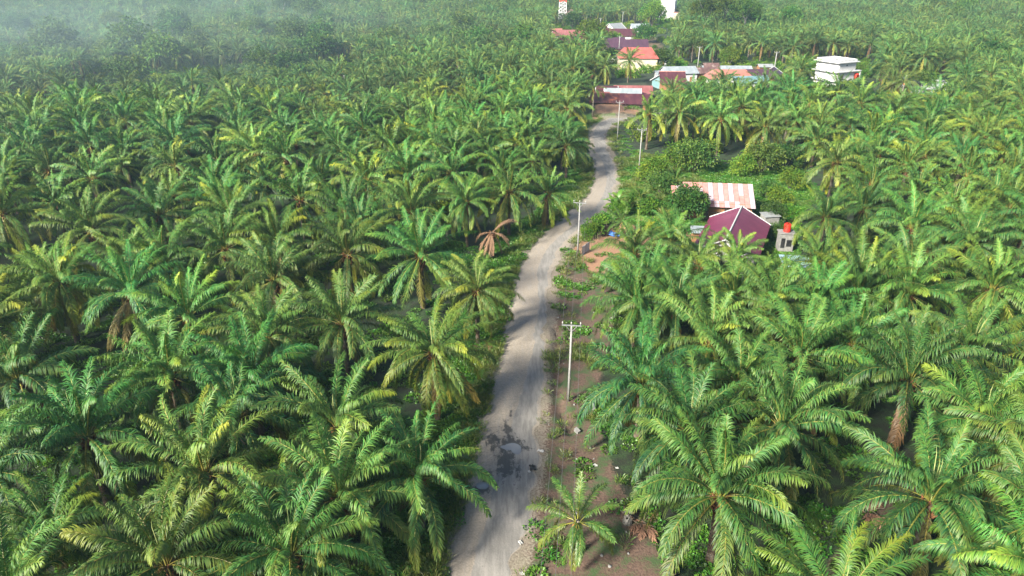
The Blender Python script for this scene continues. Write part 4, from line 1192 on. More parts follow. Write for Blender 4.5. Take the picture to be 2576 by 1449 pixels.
pile(2185, 1290, 1.6, 'reddish brown dry frond on the dark floor near the footpath', 3, M['dead'])

# ------------------------------------------------------------------ utility poles and wires
def pole(base, h, rz, label, s=1.0):
    t = thing('utility_pole', label, 'utility pole', base, rz, 'utility poles along the road')
    MB().tube([(0, 0, -0.2), (0, 0, h * .5), (0, 0, h)], [0.135 * s, 0.12 * s, 0.09 * s], 12).build('shaft', M['pole'], t, True)
    MB().box((0, 0.0, h + 0.02), (1.95, 0.10, 0.11)).build('crossarm', M['steel'], t)
    for sg in (-1, 1):
        MB().tube([(sg * 0.55, -0.08, h - 0.03), (sg * 0.10, -0.10, h - 0.55)], 0.03, 5).build('brace', M['steel'], t)
    for x in (-0.9, -0.02, 0.9):
        MB().lathe([(0.025, 0), (0.03, 0.10), (0.075, 0.13), (0.05, 0.2), (0.075, 0.24), (0.05, 0.32), (0.01, 0.36)], (x, 0, h + 0.085), 10).build('insulator', M['ceramic'], t, True)
    return t
POLES = [((1.7, 21.5), 9.2), (tuple(at(1430, 1008)[:2]), 9.0), (tuple(at(1453, 642)[:2]), 8.6), (tuple(at(1606, 441)[:2]), 9.8), (tuple(at(1553, 350)[:2]), 9.4)]
labels = ['utility pole standing under the viewpoint before the coconut palm', 'grey utility pole beside the trench on bare soil', 'white utility pole at the stick fence by the road', 'tall white utility pole in the grass at the road bend', 'slender utility pole in front of the rusty roadside houses']
tops = []
for i, ((x, y), h) in enumerate(POLES):
    a, b = POLES[max(i - 1, 0)][0], POLES[min(i + 1, 4)][0]
    rz = math.atan2(b[1] - a[1], b[0] - a[0]) - math.pi / 2
    rz = max(-0.35, min(0.35, rz))
    pole((x, y, 0), h, rz, labels[i])
    tops.append([(x + q_ * math.cos(rz), y + q_ * math.sin(rz), h + 0.45) for q_ in (-0.9, -0.02, 0.9)])
for w_, nm in enumerate(['road side', 'middle', 'palm side']):
    ptsw = []
    for a, b in zip(tops[:-1], tops[1:]):
        for q_ in range(12):
            s_ = q_ / 12
            ptsw.append(tuple(np.array(a[w_]) * (1 - s_) + np.array(b[w_]) * s_ - np.array([0, 0, 3.2 * s_ * (1 - s_)])))
    ptsw.append(tops[-1][w_])
    tag(MB().tube(ptsw, 0.010, 5).build('power_line', M['wire']), 'thin sagging power line on the %s of the crossarms' % nm, 'wire', 'power lines between the poles')
def lamp_arm(t, h):
    MB().tube([(-.1, -.05, h - .3), (-.55, -.1, h - .22)], .025, 6).build('lamp_arm', M['steel'], t)
    MB().box((-.62, -.1, h - .22), (.42, .14, .09)).build('lamp_head', M['ceramic'], t)
vp = [(1509, 90, 'village pole by the maroon gable far along the street'), (1517, 112, 'pale village pole behind the yellowish street tree'), (1556, 142, 'white pole in front of the orange roofed hall'), (1565, 72, 'far thin pole behind the purple roofs'), (1753, 186, 'white pole before the long zinc roofs'), (1943, 205, 'pole beside the blue gabled house in the village')]
for (px, py, lb) in vp:
    p = at(px, py)
    p.z = float(hill(p.x, p.y))
    t = pole(p, 10.0, 0.0, lb, 1.5)
    t['group'] = 'village utility poles'

# ------------------------------------------------------------------ fences, scraps, trench stones
def fence_sticks(pxs, n, h, name, label, rails=0):
    P = [at(x, y) for (x, y) in pxs]
    t = thing(name, label, 'fence', (0, 0, 0))
    seg = np.r_[0, np.cumsum([(b - a).length for a, b in zip(P[:-1], P[1:])])]
    def on(s_):
        return np.array([np.interp(s_, seg, [p.x for p in P]), np.interp(s_, seg, [p.y for p in P]), 0])
    rg_ = np.random.default_rng(len(label))
    for i in range(n):
        q_ = on(seg[-1] * (i + rg_.uniform(-.3, .3)) / max(n - 1, 1))
        l_ = rg_.normal(0, .12, 2)
        MB().tube([q_ + np.array([0, 0, -.2]), q_ + np.array([l_[0], l_[1], h * rg_.uniform(.7, 1.15)])], [.035, .025], 5).build('stick', M['stick'], t)
    for r_ in range(rails):
        MB().tube([on(seg[-1] * s_) + np.array([0, 0, h * (r_ + .6) / rails + .08 * math.sin(9 * s_ + r_)]) for s_ in np.linspace(0, 1, 7)], .022, 5).build('rail', M['stick'], t)
fence_sticks([(1418, 700), (1432, 672), (1450, 650), (1468, 632)], 16, 1.3, 'stick_fence', 'dark stick fence running past the white utility pole', 2)
fence_sticks([(1488, 622), (1512, 598), (1540, 568)], 18, 1.6, 'stick_fence', 'brown stick fence along the garden above the white gate boards', 1)
fence_sticks([(1418, 706), (1455, 716), (1500, 728), (1535, 736)], 7, 1.0, 'bamboo_fence', 'low bamboo rail fence crossing behind the scrub', 4)
for (px, py, lb) in [(1468, 640, 'white gate board nearer the white pole'), (1477, 633, 'white gate board nearer the brown fence')]:
    p = at(px, py)
    t = thing('gate_board', lb, 'gate', (p.x, p.y, 0), R(55), 'white boards in the fence')
    MB().box((0, 0, .75), (1.1, .06, 1.5)).build('panel', M['white'], t)
    for sg in (-1, 1):
        MB().tube([(sg * .6, 0, -.2), (sg * .6, 0, 1.6)], .05, 6).build('post', M['stick'], t)
def scrap(px, py, s, label, mat, name='scrap', z=0.02, cat='litter', grp=None):
    rg_ = np.random.default_rng(int(px * 7 + py))
    p = at(px, py)
    n = 5
    V = [(s * (i / (n - 1) - .5) * 1.4 + rg_.normal(0, s * .08), s * (j / (n - 1) - .5) + rg_.normal(0, s * .08), .02 + abs(rg_.normal(0, s * .18))) for j in range(n) for i in range(n)]
    Fc = [(j * n + i, j * n + i + 1, (j + 1) * n + i + 1, (j + 1) * n + i) for j in range(n - 1) for i in range(n - 1)]
    o = MB().add(V, Fc).build(name, M[mat])
    o.location = (p.x, p.y, z); o.rotation_euler = (0, 0, px)
    md = o.modifiers.new('thick', 'SOLIDIFY'); md.thickness = 0.012
    tag(o, label, cat, grp)
scrap(1545, 593, 1.5, 'crumpled blue tarpaulin on the ground by the stick fence', 'bluetarp', 'tarpaulin', .05, 'tarpaulin')
G_ = 'white scraps on the soil'
scrap(1360, 1136, .42, 'pale slab of rubble at the road edge beside the big puddle', 'paper', 'white_scrap', .03, 'litter', G_)
scrap(1309, 1366, .3, 'white plastic scrap at the road edge by the coconut palm', 'paper', 'white_scrap', .03, 'litter', G_)
scrap(1313, 1444, .28, 'white scrap lowest along the road edge', 'paper', 'white_scrap', .03, 'litter', G_)
scrap(1331, 1189, .22, 'tiny white scrap lying on the road near the black scrap', 'paper', 'white_scrap', .1, 'litter', G_)
scrap(1498, 1172, .3, 'pale scrap on the soil between coconut palm and big palms', 'paper', 'white_scrap', .03, 'litter', G_)
scrap(1552, 1178, .22, 'smaller pale scrap beside the soil one under palm tips', 'paper', 'white_scrap', .03, 'litter', G_)
scrap(1340, 1180, .5, 'black scrap lying on the road edge below the big puddle', 'black', 'black_scrap', .11, 'litter')
for i in range(26):                                       # stones and bits on the soil
    x, y = random.uniform(1375, 1620), random.uniform(760, 1430)
    q_ = at(x, y)
    if inside(np.array([q_.x]), np.array([q_.y]), SOIL)[0]:
        rg_ = np.random.default_rng(i)
        r_ = random.uniform(.06, .17)
        mb = MB().lathe([(.01, 0), (.9 * r_, .1 * r_), (r_, .4 * r_), (.6 * r_, .9 * r_), (.02, r_)], (0, 0, 0), 7)
        mb.v[0] += rg_.normal(0, r_ * .12, mb.v[0].shape)
        o = mb.build('stone', M['concrete']); o.location = (q_.x, q_.y, .0)
        tag(o, 'small pale stone lying loose on the brown roadside soil', 'stone', 'loose pale stones on the soil')
p = at(1452, 1086)
o = MB().box((0, 0, .12), (.34, .6, .4), .6).build('culvert_block', M['concrete']); o.location = (p.x, p.y, 0); o.rotation_euler = (0.2, 0, 0)
tag(o, 'tilted concrete block at the end of the trench', 'concrete block')
p = at(1492, 1030)
o = MB().box((0, 0, .25), (.28, .32, .8), .2).build('marker_post', M['concrete']); o.location = (p.x, p.y, 0); o.rotation_euler = (-0.3, 0.2, 0)
tag(o, 'short leaning concrete post under the palm tips beyond the trench', 'post')
p = at(1570, 576)
rg_ = np.random.default_rng(3)
n = 14
V = [((i / (n - 1) - .5) * 3.4, (j / (n - 1) - .5) * 2.4, max(0, .9 * math.exp(-(((i / (n - 1) - .5) * 3.2) ** 2 + ((j / (n - 1) - .5) * 3.2) ** 2) * 1.6) + rg_.normal(0, .04) - .08)) for j in range(n) for i in range(n)]
o = MB().add(V, [(j * n + i, j * n + i + 1, (j + 1) * n + i + 1, (j + 1) * n + i) for j in range(n - 1) for i in range(n - 1)]).build('soil_heap', M['soilheap']); o.location = (p.x, p.y, -.02)
tag(o, 'heap of pale orange soil inside the fenced garden', 'soil heap')

# ------------------------------------------------------------------ houses
def gable(name, label, cx, cy, rz, L, Wd, wh, rh, roof, wall, over=0.6, ridge=None, group=None, cat='house', z=None, barge=None, wins=2, hip=0.0):
    """ridge along local x; L length, Wd depth, wh eaves, rh rise"""
    if z is None:
        z = float(hill(cx, cy))
    t = thing(name, label, cat, (cx, cy, z), rz, group)
    x, y = L / 2, Wd / 2
    mb = MB()
    V = [(-x, -y, -.3), (x, -y, -.3), (x, y, -.3), (-x, y, -.3), (-x, -y, wh), (x, -y, wh), (x, y, wh), (-x, y, wh), (-x, 0, wh + rh * (1 - over * 0) * .98), (x, 0, wh + rh * .98)]
    if hip:
        mb.add(V[:8], [(0, 1, 5, 4), (1, 2, 6, 5), (2, 3, 7, 6), (3, 0, 4, 7), (4, 5, 6, 7)])
    else:
        mb.add(V, [(0, 1, 5, 4), (2, 3, 7, 6), (1, 2, 6, 9, 5), (3, 0, 4, 8, 7)])
    mb.build('wall', M[wall], t)
    xo, yo = x + over, y + over
    drop = rh * over / y
    hx_ = hip
    A = [(-xo, -yo, wh - drop), (xo, -yo, wh - drop), (xo - hx_, 0, wh + rh + .04), (-xo + hx_, 0, wh + rh + .04), (xo, yo, wh - drop), (-xo, yo, wh - drop)]
    B = [(a[0], a[1], a[2] + .07) for a in A]
    Fc = [(0, 1, 2, 3), (3, 2, 4, 5)] + ([(1, 4, 2), (5, 0, 3)] if hip else [])
    n_ = len(A)
    mb = MB().add(A, [tuple(reversed(f)) for f in Fc])
    mb.add(B, Fc)
    rim = [(0, 1), (1, 2), (2, 4), (4, 5), (5, 3), (3, 0)] if not hip else [(0, 1), (1, 4), (4, 5), (5, 0)]
    for a, b in rim:
        mb.add([A[a], A[b], B[b], B[a]], [(0, 1, 2, 3)])
    rf = mb.build('roof', M[roof], t)
    if ridge:
        MB().tube([(-xo + hx_ - .02, 0, wh + rh + .13), (xo - hx_ + .02, 0, wh + rh + .13)], .14, 6).build('ridge_cap', M[ridge], rf)
    if barge and not hip:
        for sx_ in (-1, 1):
            mb = MB()
            for sy_ in (-1, 1):
                mb.tube([(sx_ * (xo + .04), sy_ * (yo + .03), wh - drop), (sx_ * (xo + .04), 0, wh + rh + .06)], .13, 4)
            mb.build('barge_board', M[barge], rf)
    for i in range(wins):
        wx = -x + L * (i + .7) / (wins + .4)
        w_ = MB().box((wx, -y - .02, wh * .55), (1.1, .06, 1.1)).build('window', M['dark'], t)
        MB().box((wx, -y - .05, wh * .55 + .62), (1.3, .08, .1)).build('frame', M['white'], w_)
    if wins:
        MB().box((x - L * .2, -y - .02, 1.0), (.9, .06, 2.0)).build('door', M['timber'], t)
    return t

# striped roof house
c0, c1 = at(1762, 514, 3.0), at(1888, 519, 3.0)
ex = (c1 - c0); ex.z = 0
yaw = math.atan2(ex.y, ex.x)
ctr = Vector(((at(1735, 512, 3.0).x + c1.x) / 2, (at(1735, 512, 3.0).y + c1.y) / 2, 0)) + Vector((-math.sin(yaw), math.cos(yaw), 0)) * 5.2
HL = 12.4
t = thing('striped_house', 'timber house under a roof patched with pink and white sheets', 'house', (ctr.x, ctr.y, 0), yaw)
mb = MB()
x, y, wh, rh = HL / 2 - .5, 4.7, 3.0, 2.45
mb.add([(-x, -y, -.2), (x, -y, -.2), (x, y, -.2), (-x, y, -.2), (-x, -y, wh + .1), (x, -y, wh + .1), (x, y, wh + .1), (-x, y, wh + .1), (-x, 0, wh + rh - .1), (x, 0, wh + rh - .1)], [(0, 1, 5, 4), (2, 3, 7, 6), (1, 2, 6, 9, 5), (3, 0, 4, 8, 7)])
wl = mb.build('wall', M['timber'], t)
mb = MB()
cols, rws = 14, 4
patt = ['PPPPPWPWPWPWPW', 'PWPWPWPWPWPWPW', 'PWPPPWPWPWPPPW', 'PWPWPPWPWPWPPW']
for sgn in (-1, 1):
    for i in range(cols):
        for j_ in range(rws):
            x0, x1 = -HL / 2 + HL * i / cols, -HL / 2 + HL * (i + 1) / cols
            a, b = j_ / rws, (j_ + 1) / rws
            def pt(xx, f, dz=0.0):
                return (xx, sgn * 5.4 * f, wh + rh - (rh + .35) * f + dz)
            lift = .035 * ((i + j_) % 2)
            A = [pt(x0, a, lift), pt(x1 - .05, a, lift), pt(x1 - .05, b, lift), pt(x0, b, lift)]
            Bq = [(v[0], v[1], v[2] - .05) for v in A]
            mb.add(A + Bq, [(0, 3, 2, 1), (4, 5, 6, 7), (0, 1, 5, 4), (2, 3, 7, 6), (1, 2, 6, 5), (3, 0, 4, 7)], 0 if patt[j_][i] == 'P' else 1)
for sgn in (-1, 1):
    mb.add([(-HL / 2, sgn * .1, wh + rh - .16), (HL / 2, sgn * .1, wh + rh - .16), (HL / 2, sgn * 5.3, wh - .41), (-HL / 2, sgn * 5.3, wh - .41)], [(0, 1, 2, 3)], 2)  # dark under-sheet paints the shadow lines between the panels
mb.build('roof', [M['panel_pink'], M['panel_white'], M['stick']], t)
w_ = MB().box((1.6, -y - .02, 1.6), (1.2, .06, 1.0)).build('window', M['dark'], t)
MB().box((-2.2, -y - .02, 1.0), (.9, .06, 2.0)).build('door', M['stick'], t)
p = at(1716, 478, 2.6)
t = thing('lean_to', 'small pink and white lean-to roof against the striped house', 'shed', (p.x, p.y, 0), yaw)
mb = MB()
for i in range(4):
    mb.box((-1.5 + i, 0, 2.6 + .03 * (i % 2)), (1.0, 3.2, .05), 0, i % 2, 0.22)
mb.build('roof', [M['panel_pink'], M['panel_white']], t)
MB().box((0, 0, 1.15), (3.4, 2.4, 2.3)).build('wall', M['timber'], t)

# maroon house: ridge runs towards the viewpoint, two stepped gables in front
A0, A1 = at(1826, 604, 5.2), at(1866, 521, 5.2)
ax_ = Vector((A1.x - A0.x, A1.y - A0.y, 0))
yw = math.atan2(ax_.y, ax_.x)
mid_p = (A0 + A1) / 2
t = gable('maroon_house', 'house with a maroon sheet roof and white ridge caps', mid_p.x, mid_p.y, yw, ax_.length - 1.0, 8.6, 3.0, 2.2, 'maroon', 'white', .6, 'ceramic', None, 'house', 0, 'white', 0)
ln = ax_.length
MB().box((-ln / 2 + .48, 0, 3.6), (.08, .9, .9)).build('gable_vent', M['dark'], t)
rr_ = MB()
pr = [(-ln / 2 - 3.2, 0)]
x0, x1 = -ln / 2 - 2.6, -ln / 2 + .2
mb = MB()
A = [(x0, -4.0, 2.2), (x1, -4.0, 2.2), (x1, 0, 4.3), (x0, 0, 4.3), (x1, 4.0, 2.2), (x0, 4.0, 2.2)]
B = [(a[0], a[1], a[2] + .08) for a in A]
mb.add(A, [(3, 2, 1, 0), (5, 4, 2, 3)]); mb.add(B, [(0, 1, 2, 3), (3, 2, 4, 5)])
for a, b in [(0, 1), (1, 2), (2, 4), (4, 5), (5, 3), (3, 0)]:
    mb.add([A[a], A[b], B[b], B[a]], [(0, 1, 2, 3)])
pr_ = mb.build('porch_roof', M['maroon'], t)
mb = MB()
for sy_ in (-1, 1):
    mb.tube([(x0 - .05, sy_ * 4.05, 2.2), (x0 - .05, 0, 4.36)], .13, 4)
mb.build('barge_board', M['white'], pr_)
MB().tube([(x0, 0, 4.45), (x1, 0, 4.45)], .14, 6).build('ridge_cap', M['ceramic'], pr_)
MB().add([(x0 + .25, -3.4, 2.5), (x0 + .25, 3.4, 2.5), (x0 + .25, 0, 4.2), (x0 + .33, -3.4, 2.5), (x0 + .33, 3.4, 2.5), (x0 + .33, 0, 4.2)], [(0, 2, 1), (3, 4, 5), (0, 1, 4, 3), (1, 2, 5, 4), (2, 0, 3, 5)]).build('porch_gable', M['white'], pr_)
for sy_ in (-3.3, -1.1, 1.1, 3.3):
    MB().box((x0 + .3, sy_, 1.15), (.22, .22, 2.5)).build('column', M['white'], t)
for sy_ in (-1, 1):
    w_ = MB().box((-ln / 2 + .47, sy_ * 2.6, 1.5), (.06, 1.3, 1.2)).build('window', M['dark'], t)
    for xx in (-3, 1, 4):
        w_ = MB().box((xx, sy_ * 4.32, 1.6), (1.2, .06, 1.2)).build('window', M['dark'], t)
MB().box((-ln / 2 + .47, 0, 1.05), (.06, 1.0, 2.1)).build('door', M['timber'], t)

# tank house, red tank, dish, sheds
p = at(1974, 634)
t = thing('tank_house', 'grey concrete tank tower with two dark openings', 'tank tower', (p.x, p.y + .6, 0), R(-6))
MB().box((0, 0, 1.5), (2.2, 1.7, 3.2)).build('wall', M['concrete'], t)
MB().box((0, 0, 3.19), (2.5, 2.0, .16)).build('slab', M['concrete'], t)
for (xx, w_, h_) in [(-.55, .6, 1.6), (.4, .8, 1.1)]:
    MB().box((xx, -.86, 1.6), (w_, .05, h_)).build('opening', M['dark'], t)
p2 = (p.x, p.y + .6, 3.27)
def tank(loc, s, label, grp=None):
    t = thing('water_tank', label, 'water tank', loc, 0, grp)
    prof = [(.50, 0), (.55, .04)]
    for i in range(5):
        z_ = .1 + .22 * i
        prof += [(.55, z_), (.575, z_ + .06), (.575, z_ + .13), (.55, z_ + .19)]
    prof += [(.52, 1.25), (.36, 1.36), (.24, 1.38)]
    MB().lathe([(r * s, z_ * s) for r, z_ in prof], (0, 0, 0), 24).build('body', M['redtank'], t, False)
    MB().lathe([(.25 * s, 1.38 * s), (.25 * s, 1.44 * s), (.1 * s, 1.47 * s)], (0, 0, 0), 16).build('lid', M['redtank'], t)
tank(p2, 1.0, 'red ribbed water tank on top of the concrete tower')
M['skyblue'] = mat_roof('sky_blue_sheet', (0.26, 0.40, 0.50), (0.34, 0.48, 0.58))
p = at(2002, 657, 2.2)
t = thing('blue_shed', 'pale blue sheet roof half hidden below the red tank', 'shed', (p.x, p.y, 0), R(-8))
MB().box((0, 0, 2.2), (4.2, 3.6, .06), 0, 0, .10).build('roof', M['skyblue'], t)
for sx_ in (-1.5, 1.5):
    for sy_ in (-1.4, 1.4):
        MB().box((sx_, sy_, 1.0), (.12, .12, 2.0)).build('post', M['timber'], t)
p = at(1765, 585, 1.6)
t = thing('side_shed', 'grey white sheet roof beside the maroon house', 'shed', (p.x, p.y, 0), yaw)
MB().box((0, 0, 2.1), (3.6, 2.4, .06), 0, 0, .18).build('roof', M['paleblue'], t)
MB().box((0, .2, 1.0), (3.0, 1.6, 1.9)).build('wall', M['timber'], t)
p = at(1936, 552, 1.2)
t = thing('outhouse', 'small grey shed behind the maroon roof', 'shed', (p.x, p.y, 0), R(10))
MB().box((0, 0, 1.0), (2.6, 1.8, 2.1)).build('wall', M['concrete'], t)
MB().box((0, 0, 2.12), (3.0, 2.2, .07), 0, 0, .1).build('roof', M['zinc'], t)
p = at(1795, 548)
t = thing('satellite_dish', 'large grey mesh satellite dish in front of the timber wall', 'satellite dish', (p.x, p.y, 0))
d_ = MB().lathe([(.02, .0), (.4, .03), (.8, .13), (1.15, .28), (1.35, .42), (1.37, .46), (1.33, .44), (1.1, .30), (.7, .14), (.02, .05)], (0, 0, 0), 28).build('dish', M['zinc'], t, True)
d_.location = (0, 0, 1.5); d_.rotation_euler = (R(18), R(-10), 0)
mb = MB()
for i in range(3):
    a = i * 2.1
    mb.tube([(1.2 * math.cos(a), 1.2 * math.sin(a), .35), (0, 0, 1.2)], .02, 5)
mb.lathe([(.02, 1.1), (.09, 1.12), (.09, 1.25), (.02, 1.27)], (0, 0, 0), 8)
mb.build('feed', M['steel'], d_)
MB().tube([(0, 0, -.1), (0, 0, 1.5)], .07, 8).build('mast', M['steel'], t)

# rusty roadside houses by the bend
def px_house(px, py, z, *a, **kw):
    p = at(px, py, z)
    return p
def roofs(lst, grp):
    for (nm, lb, px, py, zr, rz, L, Wd, wh, rh, rf, wl_, kw) in lst:
        p = at(px, py, zr)
        gable(nm, lb, p.x, p.y + Wd * .25, rz, L, Wd, wh, rh, rf, wl_, group=grp, **kw)
G1 = 'rusty roadside houses at the bend'
roofs([('roadside_house', 'rust streaked maroon roofed house nearest the red bank', 1531, 272, 0, R(-7), 10.5, 9.0, 2.2, 1.9, 'rusty', 'stick', dict(barge=None)),  # dark wall colour stands in for the shaded void under the eaves
       ('roadside_house', 'dark maroon roofed house with pale streaks beside the leaning palms', 1598, 275, 0, R(-4), 8.5, 9.5, 2.2, 2.0, 'maroon_old', 'stick', dict(barge=None)),  # wall coloured dark to imitate the shade beneath its eaves
       ('roadside_house', 'pale zinc roofed house between the maroon roofs', 1566, 265, 0, R(-5), 10.5, 7.0, 2.9, 2.0, 'paleblue', 'white', dict(barge='white')),
       ('roadside_house', 'pink roofed house behind the pale zinc roof', 1592, 257, 0, R(-4), 11.5, 7.0, 3.0, 1.8, 'pink', 'timber', dict(ridge='salmon' if False else None)),
       ('roadside_house', 'maroon roofed house with one white sheet behind the zinc roof', 1526, 258, 0, R(-4), 6.0, 6.5, 3.0, 1.8, 'maroon_old', 'timber', dict(barge='white')),
       ('roadside_house', 'faded red lean roof at the outer end of the rusty row', 1507, 266, 0, R(-10), 5.5, 5.5, 2.6, 1.4, 'pink', 'timber', dict(wins=1))], G1)
G2 = 'village houses behind the palms'
roofs([('village_house', 'small blue walled house with a maroon gable in the village', 1672, 192, 4.6, R(60), 7, 6, 3.2, 1.9, 'rusty', 'teal', dict(barge='white', wins=1)),
       ('village_house', 'maroon roofed house with pale ridge tiles beside the blue walled one', 1693, 198, 4.4, R(-3), 8.0, 9, 3.0, 3.0, 'maroon_old', 'timber', dict(ridge='salmon', wins=1)),
       ('village_house', 'long pale zinc roof behind the maroon one', 1710, 178, 4.4, R(8), 12, 8, 3.4, 1.8, 'paleblue', 'white', dict(wins=1)),
       ('village_house', 'small zinc roof at the outer end of the long zinc row', 1668, 182, 4.0, R(6), 5, 4, 3.0, 1.0, 'paleblue', 'white', dict(wins=1)),
       ('village_house', 'brown patched roof between the long zinc roofs', 1768, 178, 4.2, R(6), 9, 6, 3.2, 1.4, 'oldsheet', 'timber', dict(wins=1)),
       ('village_house', 'long thin zinc roof farthest back in the row', 1830, 172, 4.4, R(-2), 18, 6, 3.4, 1.2, 'paleblue', 'white', dict(wins=3)),
       ('village_house', 'old brown roof poking up behind the zinc row', 1790, 166, 5.2, R(0), 5, 5, 4.0, 1.6, 'oldsheet', 'timber', dict(wins=1)),
       ('village_house', 'salmon roofed house in the middle of the village', 1838, 188, 4.8, R(0), 15, 8, 3.4, 2.4, 'salmon', 'white', dict(hip=2.2, wins=2)),
       ('village_house', 'dark purple roofed house beside the salmon roof', 1912, 187, 4.6, R(3), 9, 8, 3.4, 2.1, 'purple', 'timber', dict(wins=1)),
       ('village_house', 'teal blue roofed house in front of the salmon roof', 1888, 201, 4.0, R(8), 12, 7, 3.0, 1.5, 'teal', 'white', dict(barge='teal', wins=2)),
       ('village_house', 'small teal roof before the salmon house', 1862, 201, 3.6, R(30), 5, 4, 2.8, 1.0, 'teal', 'white', dict(wins=1)),
       ('village_house', 'pale gabled house with a dark roof at the village end', 1945, 182, 4.6, R(62), 7, 6, 3.4, 1.9, 'purple', 'white', dict(barge='white', wins=1)),
       ('village_house', 'small grey shelter roof in the shade behind the village', 1926, 166, 3.4, R(0), 5, 4, 2.8, .7, 'zinc', 'timber', dict(wins=0)),
       ('village_house', 'grey gabled house beyond the white block house', 2325, 201, 5.4, R(-38), 13, 8, 2.6, 2.3, 'zinc', 'concrete', dict(barge='white', wins=2)),
       ('village_house', 'lower grey porch gable in front of the grey gabled house', 2360, 208, 4.4, R(-38), 6, 5, 2.4, 1.6, 'zinc', 'concrete', dict(barge='white', wins=1))], G2)
G3 = 'houses of the far village'
roofs([('hall', 'large hall with an orange red roof and cream walls', 1607, 122, 9.0, R(-2), 15.5, 11, 5.6, 3.4, 'orange', 'cream', dict(hip=2.6, wins=0)),
       ('village_house', 'maroon roofed house tucked against the orange hall', 1556, 122, 5.2, R(-2), 10, 8, 3.4, 2.2, 'maroon_old', 'white', dict(wins=1)),
       ('village_house', 'small orange gabled porch beside the hall', 1572, 128, 5.2, R(70), 5, 5, 3.6, 1.5, 'orange', 'white', dict(barge='white', wins=0)),
       ('village_house', 'dark roofed shed on the palm side of the hall', 1652, 136, 4.4, R(10), 8, 7, 3.0, 1.9, 'maroon_old', 'white', dict(wins=1)),
       ('village_house', 'wide purple roofed house behind the hall', 1577, 100, 6.0, R(-2), 21, 11, 3.8, 3.0, 'purple', 'white', dict(wins=2)),
       ('village_house', 'grey purple roofed house with white gable behind the street poles', 1548, 92, 6.0, R(2), 10, 9, 3.8, 2.4, 'purple', 'cream', dict(barge='white', wins=1)),
       ('village_house', 'broad maroon roofed house at the village centre', 1558, 76, 6.2, R(-8), 20, 12, 3.8, 3.2, 'maroon_old', 'white', dict(barge='white', wins=1)),
       ('village_house', 'pale zinc gable rising behind the broad maroon roof', 1548, 62, 6.6, R(40), 10, 9, 4.0, 3.0, 'zinc', 'white', dict(barge='white', wins=0)),
       ('village_house', 'zinc roofed white house near the yellowish palms', 1610, 64, 5.6, R(0), 10, 8, 3.6, 2.0, 'paleblue', 'white', dict(wins=1)),
       ('village_house', 'maroon and white house far along the street', 1500, 66, 6.0, R(-3), 13, 9, 3.8, 2.4, 'maroon_old', 'white', dict(wins=1)),
       ('village_house', 'pink roofed house across the street from the purple roofs', 1432, 74, 6.0, R(-2), 18, 9, 3.8, 2.6, 'pink', 'white', dict(barge='white', wins=1)),
       ('village_house', 'long maroon hip roof before the pink roofed house', 1446, 90, 5.6, R(-10), 19, 10, 3.6, 2.6, 'maroon_old', 'timber', dict(hip=2.5, wins=1)),
       ('village_house', 'faint pinkish roof at the outer edge of the far village', 1392, 70, 5.2, R(0), 10, 8, 3.6, 2.0, 'salmon', 'cream', dict(wins=1)),
       ('village_house', 'brown roofed house between tower and bluish far houses', 1450, 28, 7, R(0), 16, 10, 4.2, 3.4, 'oldsheet', 'white', dict(wins=1))], G3)

# white three-storey block house with slabs and two red tanks on its balcony
ctr = at(2108, 226)
t = thing('block_house', 'white flat roofed three storey block with jutting slabs', 'building', (ctr.x + .4, ctr.y + 5, 0), R(27))
def bx(mb, x0, x1, y0, y1, z0, z1):
    return mb.box(((x0 + x1) / 2, (y0 + y1) / 2, (z0 + z1) / 2), (x1 - x0, y1 - y0, z1 - z0))
mb = MB()
bx(mb, -4.6, 4.0, -4.6, 5.4, -.3, 9.6)
mb.build('wall', M['white'], t)
mb = MB()
bx(mb, 4.01, 6.2, -4.6, 5.4, -.3, 3.0)
mb.build('side_wing', M['cream'], t)
for i, z_ in enumerate((3.0, 6.1, 9.3)):
    mb = MB()
    bx(mb, -5.9, (6.6, 6.6, 4.9)[i], -5.3, 6.0, z_, z_ + .28)
    mb.build('floor_slab', M['white'], t)
mb = MB()
for (a, b, c_, d_) in [(-4.7, 4.1, -4.7, -4.5), (-4.7, 4.1, 5.3, 5.5), (-4.7, -4.5, -4.5, 5.3), (3.9, 4.1, -4.5, 5.3)]:
    bx(mb, a, b, c_, d_, 9.6, 10.3)
mb.build('parapet', M['white'], t)
mb = MB(); bx(mb, 6.2, 6.5, -5.2, -4.9, 3.28, 6.1); bx(mb, 6.2, 6.5, 5.0, 5.3, 3.28, 6.1); mb.build('balcony_post', M['white'], t)
MB().box((-.8, -4.63, 8.4), (.6, .06, .4)).build('vent', M['dark'], t)
MB().box((-.2, 1.0, 9.72), (1.2, .8, .25)).build('roof_hatch', M['dark'], t)
th = t.matrix_basis.copy()
for i, yy_ in enumerate((-4.4, -3.0)):
    lc = Vector((5.2 if i == 0 else 4.75, -4.6 + i * 0.0 + i * 1.3, 3.28))
    wp = Matrix.Translation((ctr.x + .4, ctr.y + 5, 0)) @ Matrix.Rotation(R(27), 4, 'Z') @ lc
    tank(wp, 1.45, ['red tank at the open corner of the white block balcony', 'red tank behind the other one on the white block balcony'][i], 'red tanks on the balcony')

